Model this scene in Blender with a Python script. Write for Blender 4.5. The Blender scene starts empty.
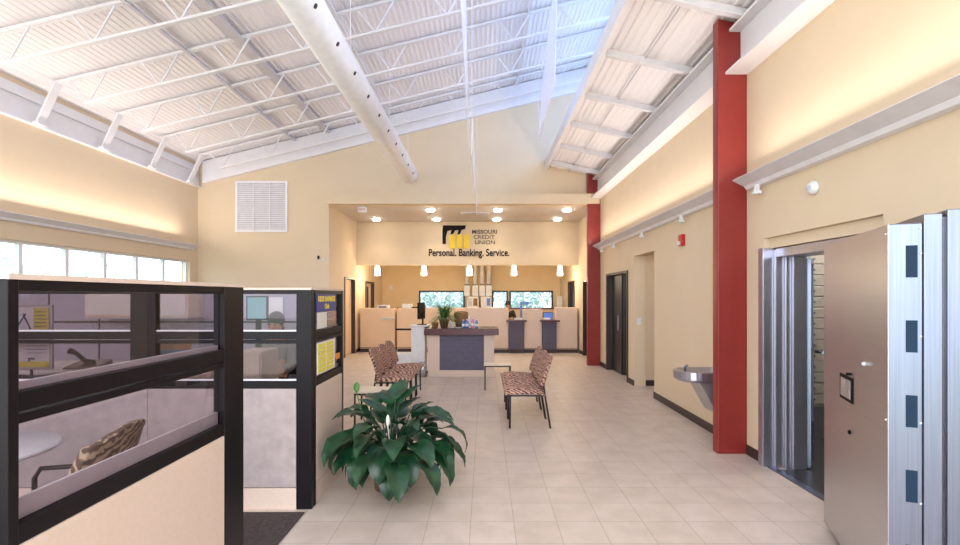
import bpy, bmesh, math, random
from mathutils import Vector, Matrix
random.seed(7)
R = math.radians
sc = bpy.context.scene
col = sc.collection

# ------------------------------------------------------------------ camera, world, lights, exposure
cam_d = bpy.data.cameras.new('camera'); cam = bpy.data.objects.new('camera', cam_d); col.objects.link(cam)
cam.location = (0, 0, 1.6); cam.rotation_euler = (R(90), 0, 0)
cam_d.sensor_width = 36; cam_d.lens = 18.0
cam_d.shift_x = -5 / 960; cam_d.shift_y = 23.5 / 960
cam_d.clip_start = .05
sc.camera = cam
sc.view_settings.view_transform = 'Standard'; sc.view_settings.look = 'None'
sc.view_settings.gamma = 1; sc.view_settings.use_curve_mapping = False
sc.view_settings.exposure = 0.12

w = bpy.data.worlds.new('sky'); sc.world = w; w.use_nodes = True
nt = w.node_tree; nt.nodes.clear()
out = nt.nodes.new('ShaderNodeOutputWorld'); bg = nt.nodes.new('ShaderNodeBackground')
tc = nt.nodes.new('ShaderNodeTexCoord'); no = nt.nodes.new('ShaderNodeTexNoise'); cr = nt.nodes.new('ShaderNodeValToRGB')
no.inputs['Scale'].default_value = 2.5; no.inputs['Detail'].default_value = 4
cr.color_ramp.elements[0].position = .35; cr.color_ramp.elements[0].color = (.60, .78, 1, 1)
cr.color_ramp.elements[1].position = .65; cr.color_ramp.elements[1].color = (.95, .98, 1, 1)
nt.links.new(tc.outputs['Generated'], no.inputs['Vector']); nt.links.new(no.outputs['Fac'], cr.inputs['Fac'])
nt.links.new(cr.outputs['Color'], bg.inputs['Color']); nt.links.new(bg.outputs['Background'], out.inputs['Surface'])
bg.inputs['Strength'].default_value = 3.3

def area(name, loc, rot, sx, sy, power, color):
    l = bpy.data.lights.new(name, 'AREA'); l.shape = 'RECTANGLE'; l.size = sx; l.size_y = sy
    l.energy = power; l.color = color
    o = bpy.data.objects.new(name, l); col.objects.link(o); o.location = loc; o.rotation_euler = rot
    return o
WARM = (1.0, .89, .81)
# fluorescent strips lying in the wall coves, shining up
area('cove_tube_right_far', (2.47, 8.05, 2.80), (R(180), R(-30), 0), .10, 5.6, 38, WARM)
area('cove_tube_right_near', (2.47, 1.6, 2.80), (R(180), R(-30), 0), .10, 6.0, 38, WARM)
area('cove_tube_left', (-6.52, 5.0, 2.82), (R(180), R(30), 0), .10, 11.0, 115, WARM)
# added fill light across the open rear of the room, behind the camera
area('rear_fill', (-2.0, -1.95, 2.45), (R(90), 0, 0), 9.0, 4.7, 255, (1.0, .95, .94))
# clerestory daylight along the right side of the high roof
area('clerestory_daylight', (2.80, 5.0, 5.75), (0, R(78), 0), 1.6, 12.0, 130, (.56, .70, 1.0))

# ------------------------------------------------------------------ materials
M = {}
def mat(name, c, rough=.6, metal=0.0, c2=None, scale=8.0, stretch=None, bump=0.0, emit=None, estr=0.0, spec=None, detail=3):
    m = bpy.data.materials.new(name); m.use_nodes = True; t = m.node_tree
    b = t.nodes['Principled BSDF']; b.inputs['Roughness'].default_value = rough; b.inputs['Metallic'].default_value = metal
    if spec is not None: b.inputs['Specular IOR Level'].default_value = spec
    if c2 is None: c2 = tuple(x * .9 for x in c)
    tc = t.nodes.new('ShaderNodeTexCoord'); mp = t.nodes.new('ShaderNodeMapping'); n = t.nodes.new('ShaderNodeTexNoise')
    n.inputs['Scale'].default_value = scale; n.inputs['Detail'].default_value = detail
    if stretch: mp.inputs['Scale'].default_value = stretch
    t.links.new(tc.outputs['Object'], mp.inputs['Vector']); t.links.new(mp.outputs['Vector'], n.inputs['Vector'])
    r = t.nodes.new('ShaderNodeValToRGB'); r.color_ramp.elements[0].position = .3; r.color_ramp.elements[1].position = .7
    r.color_ramp.elements[0].color = (*c2, 1); r.color_ramp.elements[1].color = (*c, 1)
    t.links.new(n.outputs['Fac'], r.inputs['Fac']); t.links.new(r.outputs['Color'], b.inputs['Base Color'])
    if bump:
        bp = t.nodes.new('ShaderNodeBump'); bp.inputs['Strength'].default_value = bump; bp.inputs['Distance'].default_value = .01
        t.links.new(n.outputs['Fac'], bp.inputs['Height']); t.links.new(bp.outputs['Normal'], b.inputs['Normal'])
    if emit:
        b.inputs['Emission Color'].default_value = (*emit, 1); b.inputs['Emission Strength'].default_value = estr
    M[name] = m; return m

mat('soffit', (.66, .60, .55), .7)
mat('wall', (.735, .592, .42), .75, c2=(.715, .575, .405), scale=3)
mat('wall_far', (.80, .62, .39), .75, c2=(.78, .58, .32), scale=3)
mat('steel_white', (.84, .83, .86), .45, c2=(.80, .79, .83), scale=5)
mat('deck', (.91, .88, .90), .6, c2=(.86, .83, .85), scale=4, stretch=(6, .6, 1))
mat('duct', (.90, .90, .94), .35)
mat('hole_dark', (.02, .02, .025), .6)
mat('sail', (.92, .90, .92), .8)
mat('column_red', (.27, .026, .020), .38, c2=(.245, .022, .018), scale=4)
mat('cove_gray', (.60, .58, .63), .5)
mat('cove_face', (.74, .72, .76), .5)
mat('cove_white', (.85, .84, .88), .4)
mat('base_brown', (.045, .026, .022), .5)
mat('door_brown', (.05, .028, .022), .45, scale=6, stretch=(1, 1, .2))
mat('door_dark', (.018, .017, .02), .35)
mat('black_frame', (.009, .006, .008), .40, c2=(.006, .004, .006), spec=.22)
mat('metal_silver', (.55, .56, .60), .35, .8)
mat('panel_cream', (.69, .55, .46), .7, c2=(.655, .52, .435), scale=60, bump=.05)
mat('panel_fabric', (.44, .365, .365), .9, c2=(.35, .29, .29), scale=14, bump=.08, detail=8)
mat('panel_lavender', (.42, .40, .48), .85, c2=(.38, .36, .44), scale=30)
mat('cabinet_tan', (.80, .58, .38), .55, c2=(.77, .55, .36), scale=4)
mat('carpet', (.085, .060, .058), .95, c2=(.035, .025, .026), scale=60, bump=.3, detail=6)
mat('white_plastic', (.80, .80, .82), .35)
mat('lamp_glow', (1, .95, .85), .4, emit=(1, .93, .80), estr=25)
mat('pendant_glass', (.95, .92, .85), .3, emit=(1, .92, .76), estr=7)
mat('wood_top', (.12, .035, .040), .3, c2=(.075, .020, .026), scale=9, stretch=(1, 6, 6))
mat('desk_blue', (.105, .095, .150), .6, c2=(.09, .08, .13), scale=10)
mat('desk_joint', (.07, .06, .10), .7)
mat('chair_metal', (.02, .014, .014), .35)
mat('steel', (.245, .27, .35), .30, 1.0, c2=(.19, .215, .29), scale=3, stretch=(40, 40, .5))
mat('steel_jamb', (.56, .56, .63), .30, .88, c2=(.44, .44, .51), scale=3, stretch=(40, 40, .5))
mat('steel_h', (.56, .56, .58), .34, 1.0, c2=(.52, .52, .54), scale=3, stretch=(.5, .5, 50))
mat('steel_dark', (.22, .21, .22), .25, 1.0)
mat('slot_blue', (.008, .030, .065), .5, spec=.2)
mat('brass_box', (.56, .52, .45), .4, .5, c2=(.46, .42, .36))
mat('leaf', (.018, .085, .030), .34, c2=(.003, .022, .012), scale=16, spec=.6)
mat('leaf_light', (.10, .26, .06), .4, c2=(.03, .12, .02), scale=20)
mat('petal', (.85, .87, .78), .5)
mat('pot_brown', (.16, .075, .045), .5)
mat('pot_white', (.75, .72, .68), .4)
mat('basket', (.36, .19, .075), .8, c2=(.20, .09, .035), scale=60)
mat('paper', (.82, .82, .84), .7)
mat('paper_yellow', (.80, .72, .12), .7, c2=(.72, .60, .10), scale=30)
mat('orange', (.75, .27, .03), .6)
mat('sign_blue', (.012, .022, .20), .4)
mat('sign_yellow', (.80, .62, .06), .5)
mat('ink_black', (.008, .007, .007), .7, spec=.15)
mat('letter_brown', (.10, .055, .040), .5)
mat('letter_dark', (.016, .009, .009), .7, spec=.15)
mat('logo_yellow', (.88, .62, .01), .45)
mat('red', (.55, .02, .02), .4)
mat('pink', (.75, .25, .45), .5)
mat('bottle_blue', (.10, .22, .55), .3)
mat('screen', (.02, .05, .06), .2, emit=(.25, .65, .70), estr=.6)
mat('screen_blue', (.03, .06, .2), .2, emit=(.12, .22, .6), estr=.7)
mat('skin', (.50, .27, .18), .5)
mat('hair', (.018, .012, .010), .5)
mat('cloth_black', (.012, .012, .014), .85)
mat('cloth_gray', (.22, .20, .21), .85)
mat('cloth_white', (.75, .74, .76), .85)
mat('tree_leaf', (.70, .80, .78), .7, c2=(.40, .54, .52), scale=4)
mat('tree_leaf_pale', (.90, .93, .95), .7, c2=(.80, .84, .86), scale=4)
mat('bark', (.55, .52, .48), .9)
mat('grass', (.20, .30, .12), .95, c2=(.12, .2, .07), scale=2)
mat('gravel', (.45, .43, .40), .95)
mat('tabletop', (.80, .70, .58), .4)
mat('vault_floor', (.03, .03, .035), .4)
mat('box_inside', (.55, .50, .42), .6)

def glass(name, tint, gl, rough=.02):
    m = bpy.data.materials.new(name); m.use_nodes = True; t = m.node_tree; t.nodes.clear()
    o = t.nodes.new('ShaderNodeOutputMaterial'); mx = t.nodes.new('ShaderNodeMixShader')
    tr = t.nodes.new('ShaderNodeBsdfTransparent'); g = t.nodes.new('ShaderNodeBsdfGlossy'); lw = t.nodes.new('ShaderNodeLayerWeight')
    g.inputs['Roughness'].default_value = rough
    tr.inputs['Color'].default_value = (*tint, 1)
    pw = t.nodes.new('ShaderNodeMath'); pw.operation = 'POWER'; pw.inputs[1].default_value = 4
    ma = t.nodes.new('ShaderNodeMath'); ma.operation = 'MULTIPLY_ADD'; ma.inputs[1].default_value = (gl - 1); ma.inputs[2].default_value = .03
    t.links.new(lw.outputs['Facing'], pw.inputs[0]); t.links.new(pw.outputs[0], ma.inputs[0]); t.links.new(ma.outputs[0], mx.inputs['Fac']); t.links.new(tr.outputs[0], mx.inputs[1]); t.links.new(g.outputs[0], mx.inputs[2])
    t.links.new(mx.outputs[0], o.inputs['Surface']); M[name] = m
glass('glass_smoke', (.78, .74, .76), 1.45)
glass('glass_clear', (.96, .98, 1.0), 1.3)
glass('glass_sky', (.55, .70, .95), 1.3)
glass('glass_brown', (.45, .38, .30), 1.5)

def tile_floor():
    m = bpy.data.materials.new('floor_tile'); m.use_nodes = True; t = m.node_tree; b = t.nodes['Principled BSDF']
    tc = t.nodes.new('ShaderNodeTexCoord'); mp = t.nodes.new('ShaderNodeMapping'); mp.inputs['Location'].default_value = (-.204 + .305 * 40, -.05 + .305 * 40, 0)
    br = t.nodes.new('ShaderNodeTexBrick'); br.offset = 0; br.squash = 1
    br.inputs['Scale'].default_value = 1; br.inputs['Brick Width'].default_value = .305; br.inputs['Row Height'].default_value = .305
    br.inputs['Mortar Size'].default_value = .0028; br.inputs['Mortar Smooth'].default_value = .2; br.inputs['Bias'].default_value = 0
    br.inputs['Color1'].default_value = (.68, .575, .51, 1); br.inputs['Color2'].default_value = (.645, .54, .475, 1)
    br.inputs['Mortar'].default_value = (.42, .36, .32, 1)
    n = t.nodes.new('ShaderNodeTexNoise'); n.inputs['Scale'].default_value = 5; n.inputs['Detail'].default_value = 6
    mx = t.nodes.new('ShaderNodeMix'); mx.data_type = 'RGBA'; mx.blend_type = 'MULTIPLY'
    r = t.nodes.new('ShaderNodeValToRGB'); r.color_ramp.elements[0].position = .35; r.color_ramp.elements[1].position = .65
    r.color_ramp.elements[0].color = (.88, .87, .85, 1); r.color_ramp.elements[1].color = (1, 1, 1, 1)
    t.links.new(tc.outputs['Object'], mp.inputs[0]); t.links.new(mp.outputs[0], br.inputs['Vector'])
    t.links.new(tc.outputs['Object'], n.inputs['Vector']); t.links.new(n.outputs['Fac'], r.inputs['Fac'])
    mx.inputs['Factor'].default_value = 1
    t.links.new(br.outputs['Color'], mx.inputs['A']); t.links.new(r.outputs['Color'], mx.inputs['B'])
    t.links.new(mx.outputs['Result'], b.inputs['Base Color']); b.inputs['Roughness'].default_value = .38
    M['floor_tile'] = m
tile_floor()

def sailcloth():
    m = bpy.data.materials.new('sail'); m.use_nodes = True; t = m.node_tree; t.nodes.clear()
    o = t.nodes.new('ShaderNodeOutputMaterial'); mx = t.nodes.new('ShaderNodeMixShader'); mx.inputs['Fac'].default_value = .5
    d = t.nodes.new('ShaderNodeBsdfDiffuse'); l = t.nodes.new('ShaderNodeBsdfTranslucent')
    d.inputs['Color'].default_value = (.93, .92, .94, 1); l.inputs['Color'].default_value = (.93, .92, .94, 1)
    t.links.new(d.outputs[0], mx.inputs[1]); t.links.new(l.outputs[0], mx.inputs[2]); t.links.new(mx.outputs[0], o.inputs['Surface'])
    M['sail'] = m
sailcloth()

def chair_fabric(name, base, dark, light):
    m = bpy.data.materials.new(name); m.use_nodes = True; t = m.node_tree; b = t.nodes['Principled BSDF']
    tc = t.nodes.new('ShaderNodeTexCoord'); wv = t.nodes.new('ShaderNodeTexWave'); vo = t.nodes.new('ShaderNodeTexVoronoi')
    wv.inputs['Scale'].default_value = 10; wv.inputs['Distortion'].default_value = 5; wv.inputs['Detail'].default_value = 1.5; wv.inputs['Detail Scale'].default_value = 3
    wv.bands_direction = 'DIAGONAL'
    r = t.nodes.new('ShaderNodeValToRGB'); e = r.color_ramp.elements
    e[0].position = .30; e[0].color = (*dark, 1); e[1].position = .78; e[1].color = (*light, 1)
    k = e.new(.5); k.color = (*base, 1)
    t.links.new(tc.outputs['Object'], wv.inputs['Vector']); t.links.new(wv.outputs['Fac'], r.inputs['Fac'])
    t.links.new(r.outputs['Color'], b.inputs['Base Color']); b.inputs['Roughness'].default_value = .9
    M[name] = m
chair_fabric('chair_fabric', (.36, .17, .13), (.13, .052, .045), (.60, .385, .29))
chair_fabric('chair_olive', (.28, .19, .13), (.12, .08, .06), (.50, .38, .26))

# ------------------------------------------------------------------ helpers
ORG = {}
class MB:
    def __init__(s): s.b = bmesh.new()
    def box(s, x0, x1, y0, y1, z0, z1, mtx=None):
        vs = [s.b.verts.new((x, y, z)) for x in (x0, x1) for y in (y0, y1) for z in (z0, z1)]
        for f in ((0, 1, 3, 2), (4, 6, 7, 5), (0, 4, 5, 1), (2, 3, 7, 6), (0, 2, 6, 4), (1, 5, 7, 3)):
            s.b.faces.new([vs[i] for i in f])
        if mtx:
            for v in vs: v.co = mtx @ v.co
        return s
    def bar(s, p, q, wd, ht=None, up=(0, 0, 1)):
        ht = ht or wd; p = Vector(p); q = Vector(q); d = (q - p).normalized(); up = Vector(up)
        if abs(d.dot(up)) > .98: up = Vector((0, 1, 0))
        a = d.cross(up).normalized(); c = a.cross(d).normalized()
        vs = []
        for e in (p, q):
            for i, j in ((-1, -1), (1, -1), (1, 1), (-1, 1)): vs.append(s.b.verts.new(e + a * wd / 2 * i + c * ht / 2 * j))
        s.b.faces.new(vs[3::-1]); s.b.faces.new(vs[4:])
        for i in range(4): s.b.faces.new((vs[i], vs[(i + 1) % 4], vs[4 + (i + 1) % 4], vs[4 + i]))
        return s
    def tube(s, pts, r, n=10, cap=True):
        pts = [Vector(p) for p in pts]; rs = r if isinstance(r, (list, tuple)) else [r] * len(pts)
        rings = []; up = Vector((0, 0, 1)); prev = None
        for i, p in enumerate(pts):
            d = ((pts[min(i + 1, len(pts) - 1)] - pts[max(i - 1, 0)])).normalized()
            if prev is None:
                u = up if abs(d.dot(up)) < .95 else Vector((1, 0, 0)); a = d.cross(u).normalized()
            else:
                a = (prev - d * prev.dot(d)).normalized()
            prev = a; c = d.cross(a)
            rings.append([s.b.verts.new(p + (a * math.cos(2 * math.pi * k / n) + c * math.sin(2 * math.pi * k / n)) * rs[i]) for k in range(n)])
        for A, B in zip(rings, rings[1:]):
            for k in range(n): f = s.b.faces.new((A[k], A[(k + 1) % n], B[(k + 1) % n], B[k])); f.smooth = True
        if cap: s.b.faces.new(rings[0][::-1]); s.b.faces.new(rings[-1])
        return s
    def lathe(s, prof, c=(0, 0, 0), n=20, smooth=True):
        rings = []
        for r, z in prof:
            rings.append([s.b.verts.new((c[0] + max(r, 1e-4) * math.cos(2 * math.pi * k / n), c[1] + max(r, 1e-4) * math.sin(2 * math.pi * k / n), c[2] + z)) for k in range(n)])
        for A, B in zip(rings, rings[1:]):
            for k in range(n): f = s.b.faces.new((A[k], A[(k + 1) % n], B[(k + 1) % n], B[k])); f.smooth = smooth
        s.b.faces.new(rings[0][::-1]); s.b.faces.new(rings[-1])
        return s
    def prism(s, poly, axis, a0, a1):
        # poly: list of 2d points in the other two axes (in x,y,z order)
        def P(u, v, a): return {'x': (a, u, v), 'y': (u, a, v), 'z': (u, v, a)}[axis]
        A = [s.b.verts.new(P(u, v, a0)) for u, v in poly]; B = [s.b.verts.new(P(u, v, a1)) for u, v in poly]
        n = len(poly)
        s.b.faces.new(A[::-1]); s.b.faces.new(B)
        for i in range(n): s.b.faces.new((A[i], A[(i + 1) % n], B[(i + 1) % n], B[i]))
        return s
    def ball(s, c, r, sc_=(1, 1, 1), sub=2):
        g = bmesh.ops.create_icosphere(s.b, subdivisions=sub, radius=r)
        for v in g['verts']:
            v.co = Vector((v.co.x * sc_[0] + c[0], v.co.y * sc_[1] + c[1], v.co.z * sc_[2] + c[2]))
            for f in v.link_faces: f.smooth = True
        return s
    def build(s, name, m, parent=None, bev=0, kind=None, label=None):
        bmesh.ops.recalc_face_normals(s.b, faces=s.b.faces)
        me = bpy.data.meshes.new(name)
        if parent is not None:
            off = ORG.get(parent.name, Vector())
        else:
            xs = [v.co for v in s.b.verts]
            off = Vector(((min(v.x for v in xs) + max(v.x for v in xs)) / 2, (min(v.y for v in xs) + max(v.y for v in xs)) / 2, min(v.z for v in xs)))
            if kind: off = Vector()
        for v in s.b.verts: v.co -= off
        s.b.to_mesh(me); s.b.free()
        o = bpy.data.objects.new(name, me); col.objects.link(o)
        if parent is not None: o.parent = parent; ORG[o.name] = off
        else: o.location = off; ORG[o.name] = off
        me.materials.append(M[m] if isinstance(m, str) else m)
        if bev:
            b = o.modifiers.new('bevel', 'BEVEL'); b.width = bev; b.segments = 2; b.limit_method = 'ANGLE'; b.angle_limit = R(40)
        if kind: o['kind'] = kind
        if label: o['label'] = label
        return o

def thing(name, label, cat, loc=(0, 0, 0), rz=0, group=None, local=False):
    o = bpy.data.objects.new(name, None); col.objects.link(o); o.location = loc; o.rotation_euler = (0, 0, rz)
    o.empty_display_size = .1
    ORG[o.name] = Vector() if local else Vector(loc)
    tag(o, label, cat, group); return o
def tag(o, label, cat, group=None):
    o['label'] = label; o['category'] = cat
    if group: o['group'] = group
    return o
def S(mb, name, m, bev=0): return mb.build(name, m, None, bev, kind='structure')
def kids(o): return [c for c in bpy.data.objects if c.parent == o]
def copy_tree(o, parent=None):
    c = o.copy(); col.objects.link(c)
    if parent: c.parent = parent
    for ch in kids(o): copy_tree(ch, c)
    return c
def text(body, size, m, loc, rot, parent, depth=.01, name='lettering', spacing=1.0, width=None, align='CENTER', bold=0.0):
    cu = bpy.data.curves.new(name, 'FONT'); cu.body = body; cu.size = size; cu.extrude = depth; cu.align_x = align; cu.align_y = 'CENTER'
    cu.space_character = spacing; cu.offset = bold
    t = bpy.data.objects.new(name, cu); col.objects.link(t)
    bpy.context.view_layer.update()
    me = bpy.data.meshes.new_from_object(t.evaluated_get(bpy.context.evaluated_depsgraph_get()))
    bpy.data.objects.remove(t); me.materials.clear(); me.materials.append(M[m])
    o = bpy.data.objects.new(name, me); col.objects.link(o)
    if width:
        w0 = max(v.co.x for v in me.vertices) - min(v.co.x for v in me.vertices)
        for v in me.vertices: v.co.x *= width / w0
    o.rotation_euler = rot
    o.location = Vector(loc) - (ORG.get(parent.name, Vector()) if parent else Vector())
    if parent: o.parent = parent
    return o
def wall_holes(plane, a, th, u0, u1, z0, z1, holes):
    """plane 'x' = wall at X=a..a+th running along Y; plane 'y' = wall at Y=a..a+th running along X."""
    us = sorted({u0, u1} | {h[0] for h in holes} | {h[1] for h in holes})
    mb = MB()
    for ua, ub in zip(us, us[1:]):
        hs = sorted([(h[2], h[3]) for h in holes if h[0] <= ua + 1e-6 and h[1] >= ub - 1e-6])
        z = z0
        for ha, hb in hs + [(z1, z1)]:
            if ha > z + 1e-6:
                if plane == 'x': mb.box(a, a + th, ua, ub, z, ha)
                else: mb.box(ua, ub, a, a + th, z, ha)
            z = max(z, hb)
    bmesh.ops.remove_doubles(mb.b, verts=mb.b.verts, dist=1e-5)
    return mb

XR, XL, YG, YS, YF = 2.655, -6.70, 11.2, 13.65, 17.0
XA = -3.64                                # left side of the teller alcove
def zroof(x): return 4.719 + 1.6 + .245 * x          # underside of the high roof
def zlow(x): return 4.61 - .22 * (x - 1.46)          # underside of the low roof

# ------------------------------------------------------------------ setting
S(MB().box(XL - .2, XR + .2, -2, YF + .2, -.1, 0), 'floor', 'floor_tile')
S(MB().box(-40, 40, -30, 50, -.3, -.12), 'ground_outside', 'grass')
S(MB().box(XL + .01, -1.33, -1.2, 3.54, 0, .008), 'floor_carpet', 'carpet')

# left wall with ribbon of windows
wy = [10.9 - .78 * i for i in range(17)][::-1]; wy = [y for y in wy if y > -.5]
wl = [(wy[0], wy[-1], 1.55, 2.40)]
S(wall_holes('x', XL - .2, .2, -2, YG + .2, 0, zroof(XL) + .1, wl), 'wall_left', 'wall')
for i, (a, b) in enumerate(zip(wy, wy[1:])):
    mb = MB()
    mb.box(XL - .13, XL - .07, a, b, 1.55, 1.59).box(XL - .13, XL - .07, a, b, 2.36, 2.40)
    mb.box(XL - .13, XL - .07, a, a + .03, 1.59, 2.36).box(XL - .13, XL - .07, b - .03, b, 1.59, 2.36)
    f = S(mb, 'window_%d' % (i + 1), 'steel_white')
    MB().box(XL - .104, XL - .098, a + .03, b - .03, 1.59, 2.36).build('window_pane', 'glass_clear', f)
NW = len(wy) - 1
# white wall beam at the top of the left wall
mb = MB().box(XL, XL + .085, -2, YG, 4.12, 4.145).box(XL, XL + .03, -2, YG, 4.145, 4.62).box(XL, XL + .06, -2, YG, 4.46, 4.48)
t_ = tag(mb.build('steel_beam', 'steel_white'), 'long white steel beam running along the top of the left wall', 'beam')

# gable wall with alcove opening
mb = MB().prism([(XL, 0), (XA, 0), (XA, 3.71), (XR, 3.71), (XR, zroof(XR) + .05), (XL, zroof(XL) + .05)], 'y', YG, YG + .2)
S(mb, 'wall_back', 'wall')
S(MB().box(XA, XR, YG + .2, YS + .15, 3.71, 3.85), 'ceiling_soffit', 'soffit')
S(MB().box(XA - .001, XR - .02, YG - .18, YG - .001, 3.72, 3.95), 'trim_1', 'wall')
S(MB().box(XA, XR, YS, YS + .15, 2.48, 3.71), 'wall_sign', 'wall')
S(MB().box(XA, XR, YS + .15, YF, 2.9, 3.0), 'ceiling_teller', 'wall')
S(wall_holes('x', XA - .2, .2, YG + .2, YF + .2, 0, 3.85, [(12.4, 13.4, 0, 2.10), (14.6, 15.7, 0, 2.05)]), 'wall_alcove_left', 'wall')
fw = [(-2.34, -.71, .80, 1.79), (.25, .82, .80, 1.79), (.86, 2.41, .80, 1.79)]
S(wall_holes('y', YF, .2, XA - .2, XR + .2, 0, 3.0, fw), 'wall_far', 'wall_far')
for i, (a, b, c, d) in enumerate(fw):
    mb = MB(); y0, y1 = YF - .02, YF + .08
    mb.box(a, b, y0, y1, c, c + .06).box(a, b, y0, y1, d - .06, d).box(a, a + .06, y0, y1, c + .06, d - .06).box(b - .06, b, y0, y1, c + .06, d - .06)
    f = S(mb, 'window_%d' % (NW + 1 + i), 'door_dark')
    MB().box(a + .06, b - .06, YF + .03, YF + .04, c + .06, d - .06).build('window_pane', 'glass_clear', f)

# right wall
rh = [(3.20, 4.57, 0, 2.147), (7.53, 8.53, 0, 2.31), (8.89, 10.46, 0, 2.08), (12.3, 12.95, 0, 2.02), (14.2, 15.3, 0, 2.06)]
S(wall_holes('x', XR, .2, -2, YF, 0, 4.36, rh), 'wall_right', 'wall')
# shallow rooms behind the openings
def nook(name, x1, y0, y1, h, m='wall', fl='floor_tile'):
    x0 = XR + .2
    mb = MB().box(x1, x1 + .1, y0 - .1, y1 + .1, -.1, h).box(x0, x1, y0 - .1, y0, -.1, h).box(x0, x1, y1, y1 + .1, -.1, h).box(x0, x1, y0, y1, h, h + .1)
    S(mb, name, m); S(MB().box(x0, x1, y0, y1, -.1, -.001), 'floor_' + name.split('_', 1)[1], fl)
nook('wall_corridor', 3.6, 7.45, 8.56, 2.5)
nook('wall_side_room', 4.4, 8.80, 10.6, 2.5)
nook('wall_store_room', 3.6, 12.2, 13.05, 2.5)
nook('wall_office', 3.6, 14.1, 15.4, 2.5)
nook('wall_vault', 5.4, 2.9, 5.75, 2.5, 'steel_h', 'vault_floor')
S(MB().box(XA - 1.0, XA - .9, 12.2, 15.9, -.1, 2.5).box(XA - .9, XA - .2, 12.2, 12.3, -.1, 2.5).box(XA - .9, XA - .2, 15.8, 15.9, -.1, 2.5)
  .box(XA - 1, XA - .2, 12.2, 15.9, 2.5, 2.6).box(XA - .9, XA - .2, 12.3, 15.8, -.1, -.001), 'wall_alcove_rooms', 'wall')
# baseboards
S(MB().box(XR - .015, XR, 4.56, 7.53, 0, .10), 'baseboard_right', 'base_brown', .004)
S(MB().box(XR - .015, XR, 8.53, 8.89, 0, .10).box(XR - .015, XR, 10.46, 12.3, 0, .10).box(XR - .015, XR, 12.95, 13.45, 0, .10), 'baseboard_right_far', 'base_brown', .004)
S(MB().box(XR - .015, XR, -2, 3.17, 0, .10), 'baseboard_right_near', 'base_brown', .004)
S(MB().box(XR + .05, 3.6, 8.545, 8.56, 0, .10).box(3.585, 3.6, 7.45, 8.545, 0, .1), 'baseboard_corridor', 'base_brown')
S(MB().box(XL, XL + .015, 3.6, YG, 0, .10), 'baseboard_left', 'base_brown')
S(MB().box(XL + .015, XA, YG - .015, YG, 0, .10), 'baseboard_back', 'base_brown')
S(MB().box(XA, XA + .015, YG + .2, 12.3, 0, .10).box(XA, XA + .015, 13.5, 14.5, 0, .10), 'baseboard_alcove', 'base_brown')

# corrugated decks
def deck(name, x0, x1, y0, y1, zf, label_m='deck', pitch=.085, dep=.010, th=.02):
    n = int((x1 - x0) / pitch); p = (x1 - x0) / n; mb = MB(); prof = []
    for i in range(n):
        a = x0 + i * p
        for f, d in ((0, 0), (.30, 0), (.42, dep), (.88, dep)): prof.append((a + f * p, zf(a + f * p) + d))
    prof.append((x1, zf(x1)))
    lo = [mb.b.verts.new((x, y0, z)) for x, z in prof]; hi = [mb.b.verts.new((x, y1, z)) for x, z in prof]
    lt = [mb.b.verts.new((x, y0, z + th)) for x, z in prof]; ht = [mb.b.verts.new((x, y1, z + th)) for x, z in prof]
    for i in range(len(prof) - 1):
        mb.b.faces.new((lo[i], lo[i + 1], hi[i + 1], hi[i])); mb.b.faces.new((lt[i], ht[i], ht[i + 1], lt[i + 1]))
    return S(mb, name, label_m)
XH = 3.1
deck('ceiling_high', XL - .2, XH, -2, YG + .2, lambda x: zroof(x) + .02)
S(MB().prism([(XL - .25, zroof(XL - .2) + .09), (XH, zroof(XH) + .09), (XH, zroof(XH) + .2), (XL - .25, zroof(XL - .2) + .2)], 'y', -2, YG + .2), 'ceiling_roof_slab', 'gravel')
deck('ceiling_low', 1.46, XR + .2, -2, YG, lambda x: zlow(x) + .02)
S(MB().prism([(1.46, zlow(1.46) + .09), (XR + .2, zlow(XR + .2) + .09), (XR + .2, zlow(XR + .2) + .2), (1.46, zlow(1.46) + .2)], 'y', -2, YG), 'ceiling_low_slab', 'steel_white')
S(MB().box(1.40, 1.46, -2, YG, 4.54, 4.74), 'trim_2', 'steel_white')
# clerestory over the low roof
mb = MB().box(2.86, 2.94, -2, YG, 4.35, 4.95).box(2.86, 2.94, -2, YG, 6.75, zroof(2.9))
for k in range(12): mb.box(2.87, 2.93, -2 + 1.2 * k, -1.95 + 1.2 * k, 4.95, 6.75)
S(mb, 'wall_clerestory', 'steel_white')
f = S(MB().box(2.88, 2.92, -2, YG, 4.95, 5.0), 'window_%d' % (NW + 4), 'steel_white')
MB().box(2.898, 2.902, -2, YG, 5.0, 6.75).build('window_pane', 'glass_sky', f)

# white rake beam in front of the gable wall under the deck
S(MB().prism([(XL + .16, zroof(XL + .16) - .50), (2.85, zroof(2.85) - .50), (2.85, zroof(2.85)), (XL + .16, zroof(XL + .16))], 'y', YG - .10, YG - .001), 'trim_3', 'steel_white')
# I-beam of the right wall
for k, (a, b) in enumerate(((-2, 4.855), (4.98, 11.02))):
    mb = MB().box(2.43, XR - .001, a, b, 3.84, 3.865).box(2.585, XR - .001, a, b, 3.865, 4.27).box(2.47, XR - .001, a, b, 4.27, 4.30)
    tag(mb.build('steel_beam', 'steel_white'), ['white steel I-beam high on the right wall, between camera and near red column', 'white steel I-beam high on the right wall, between the two red columns'][k], 'beam')

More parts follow.
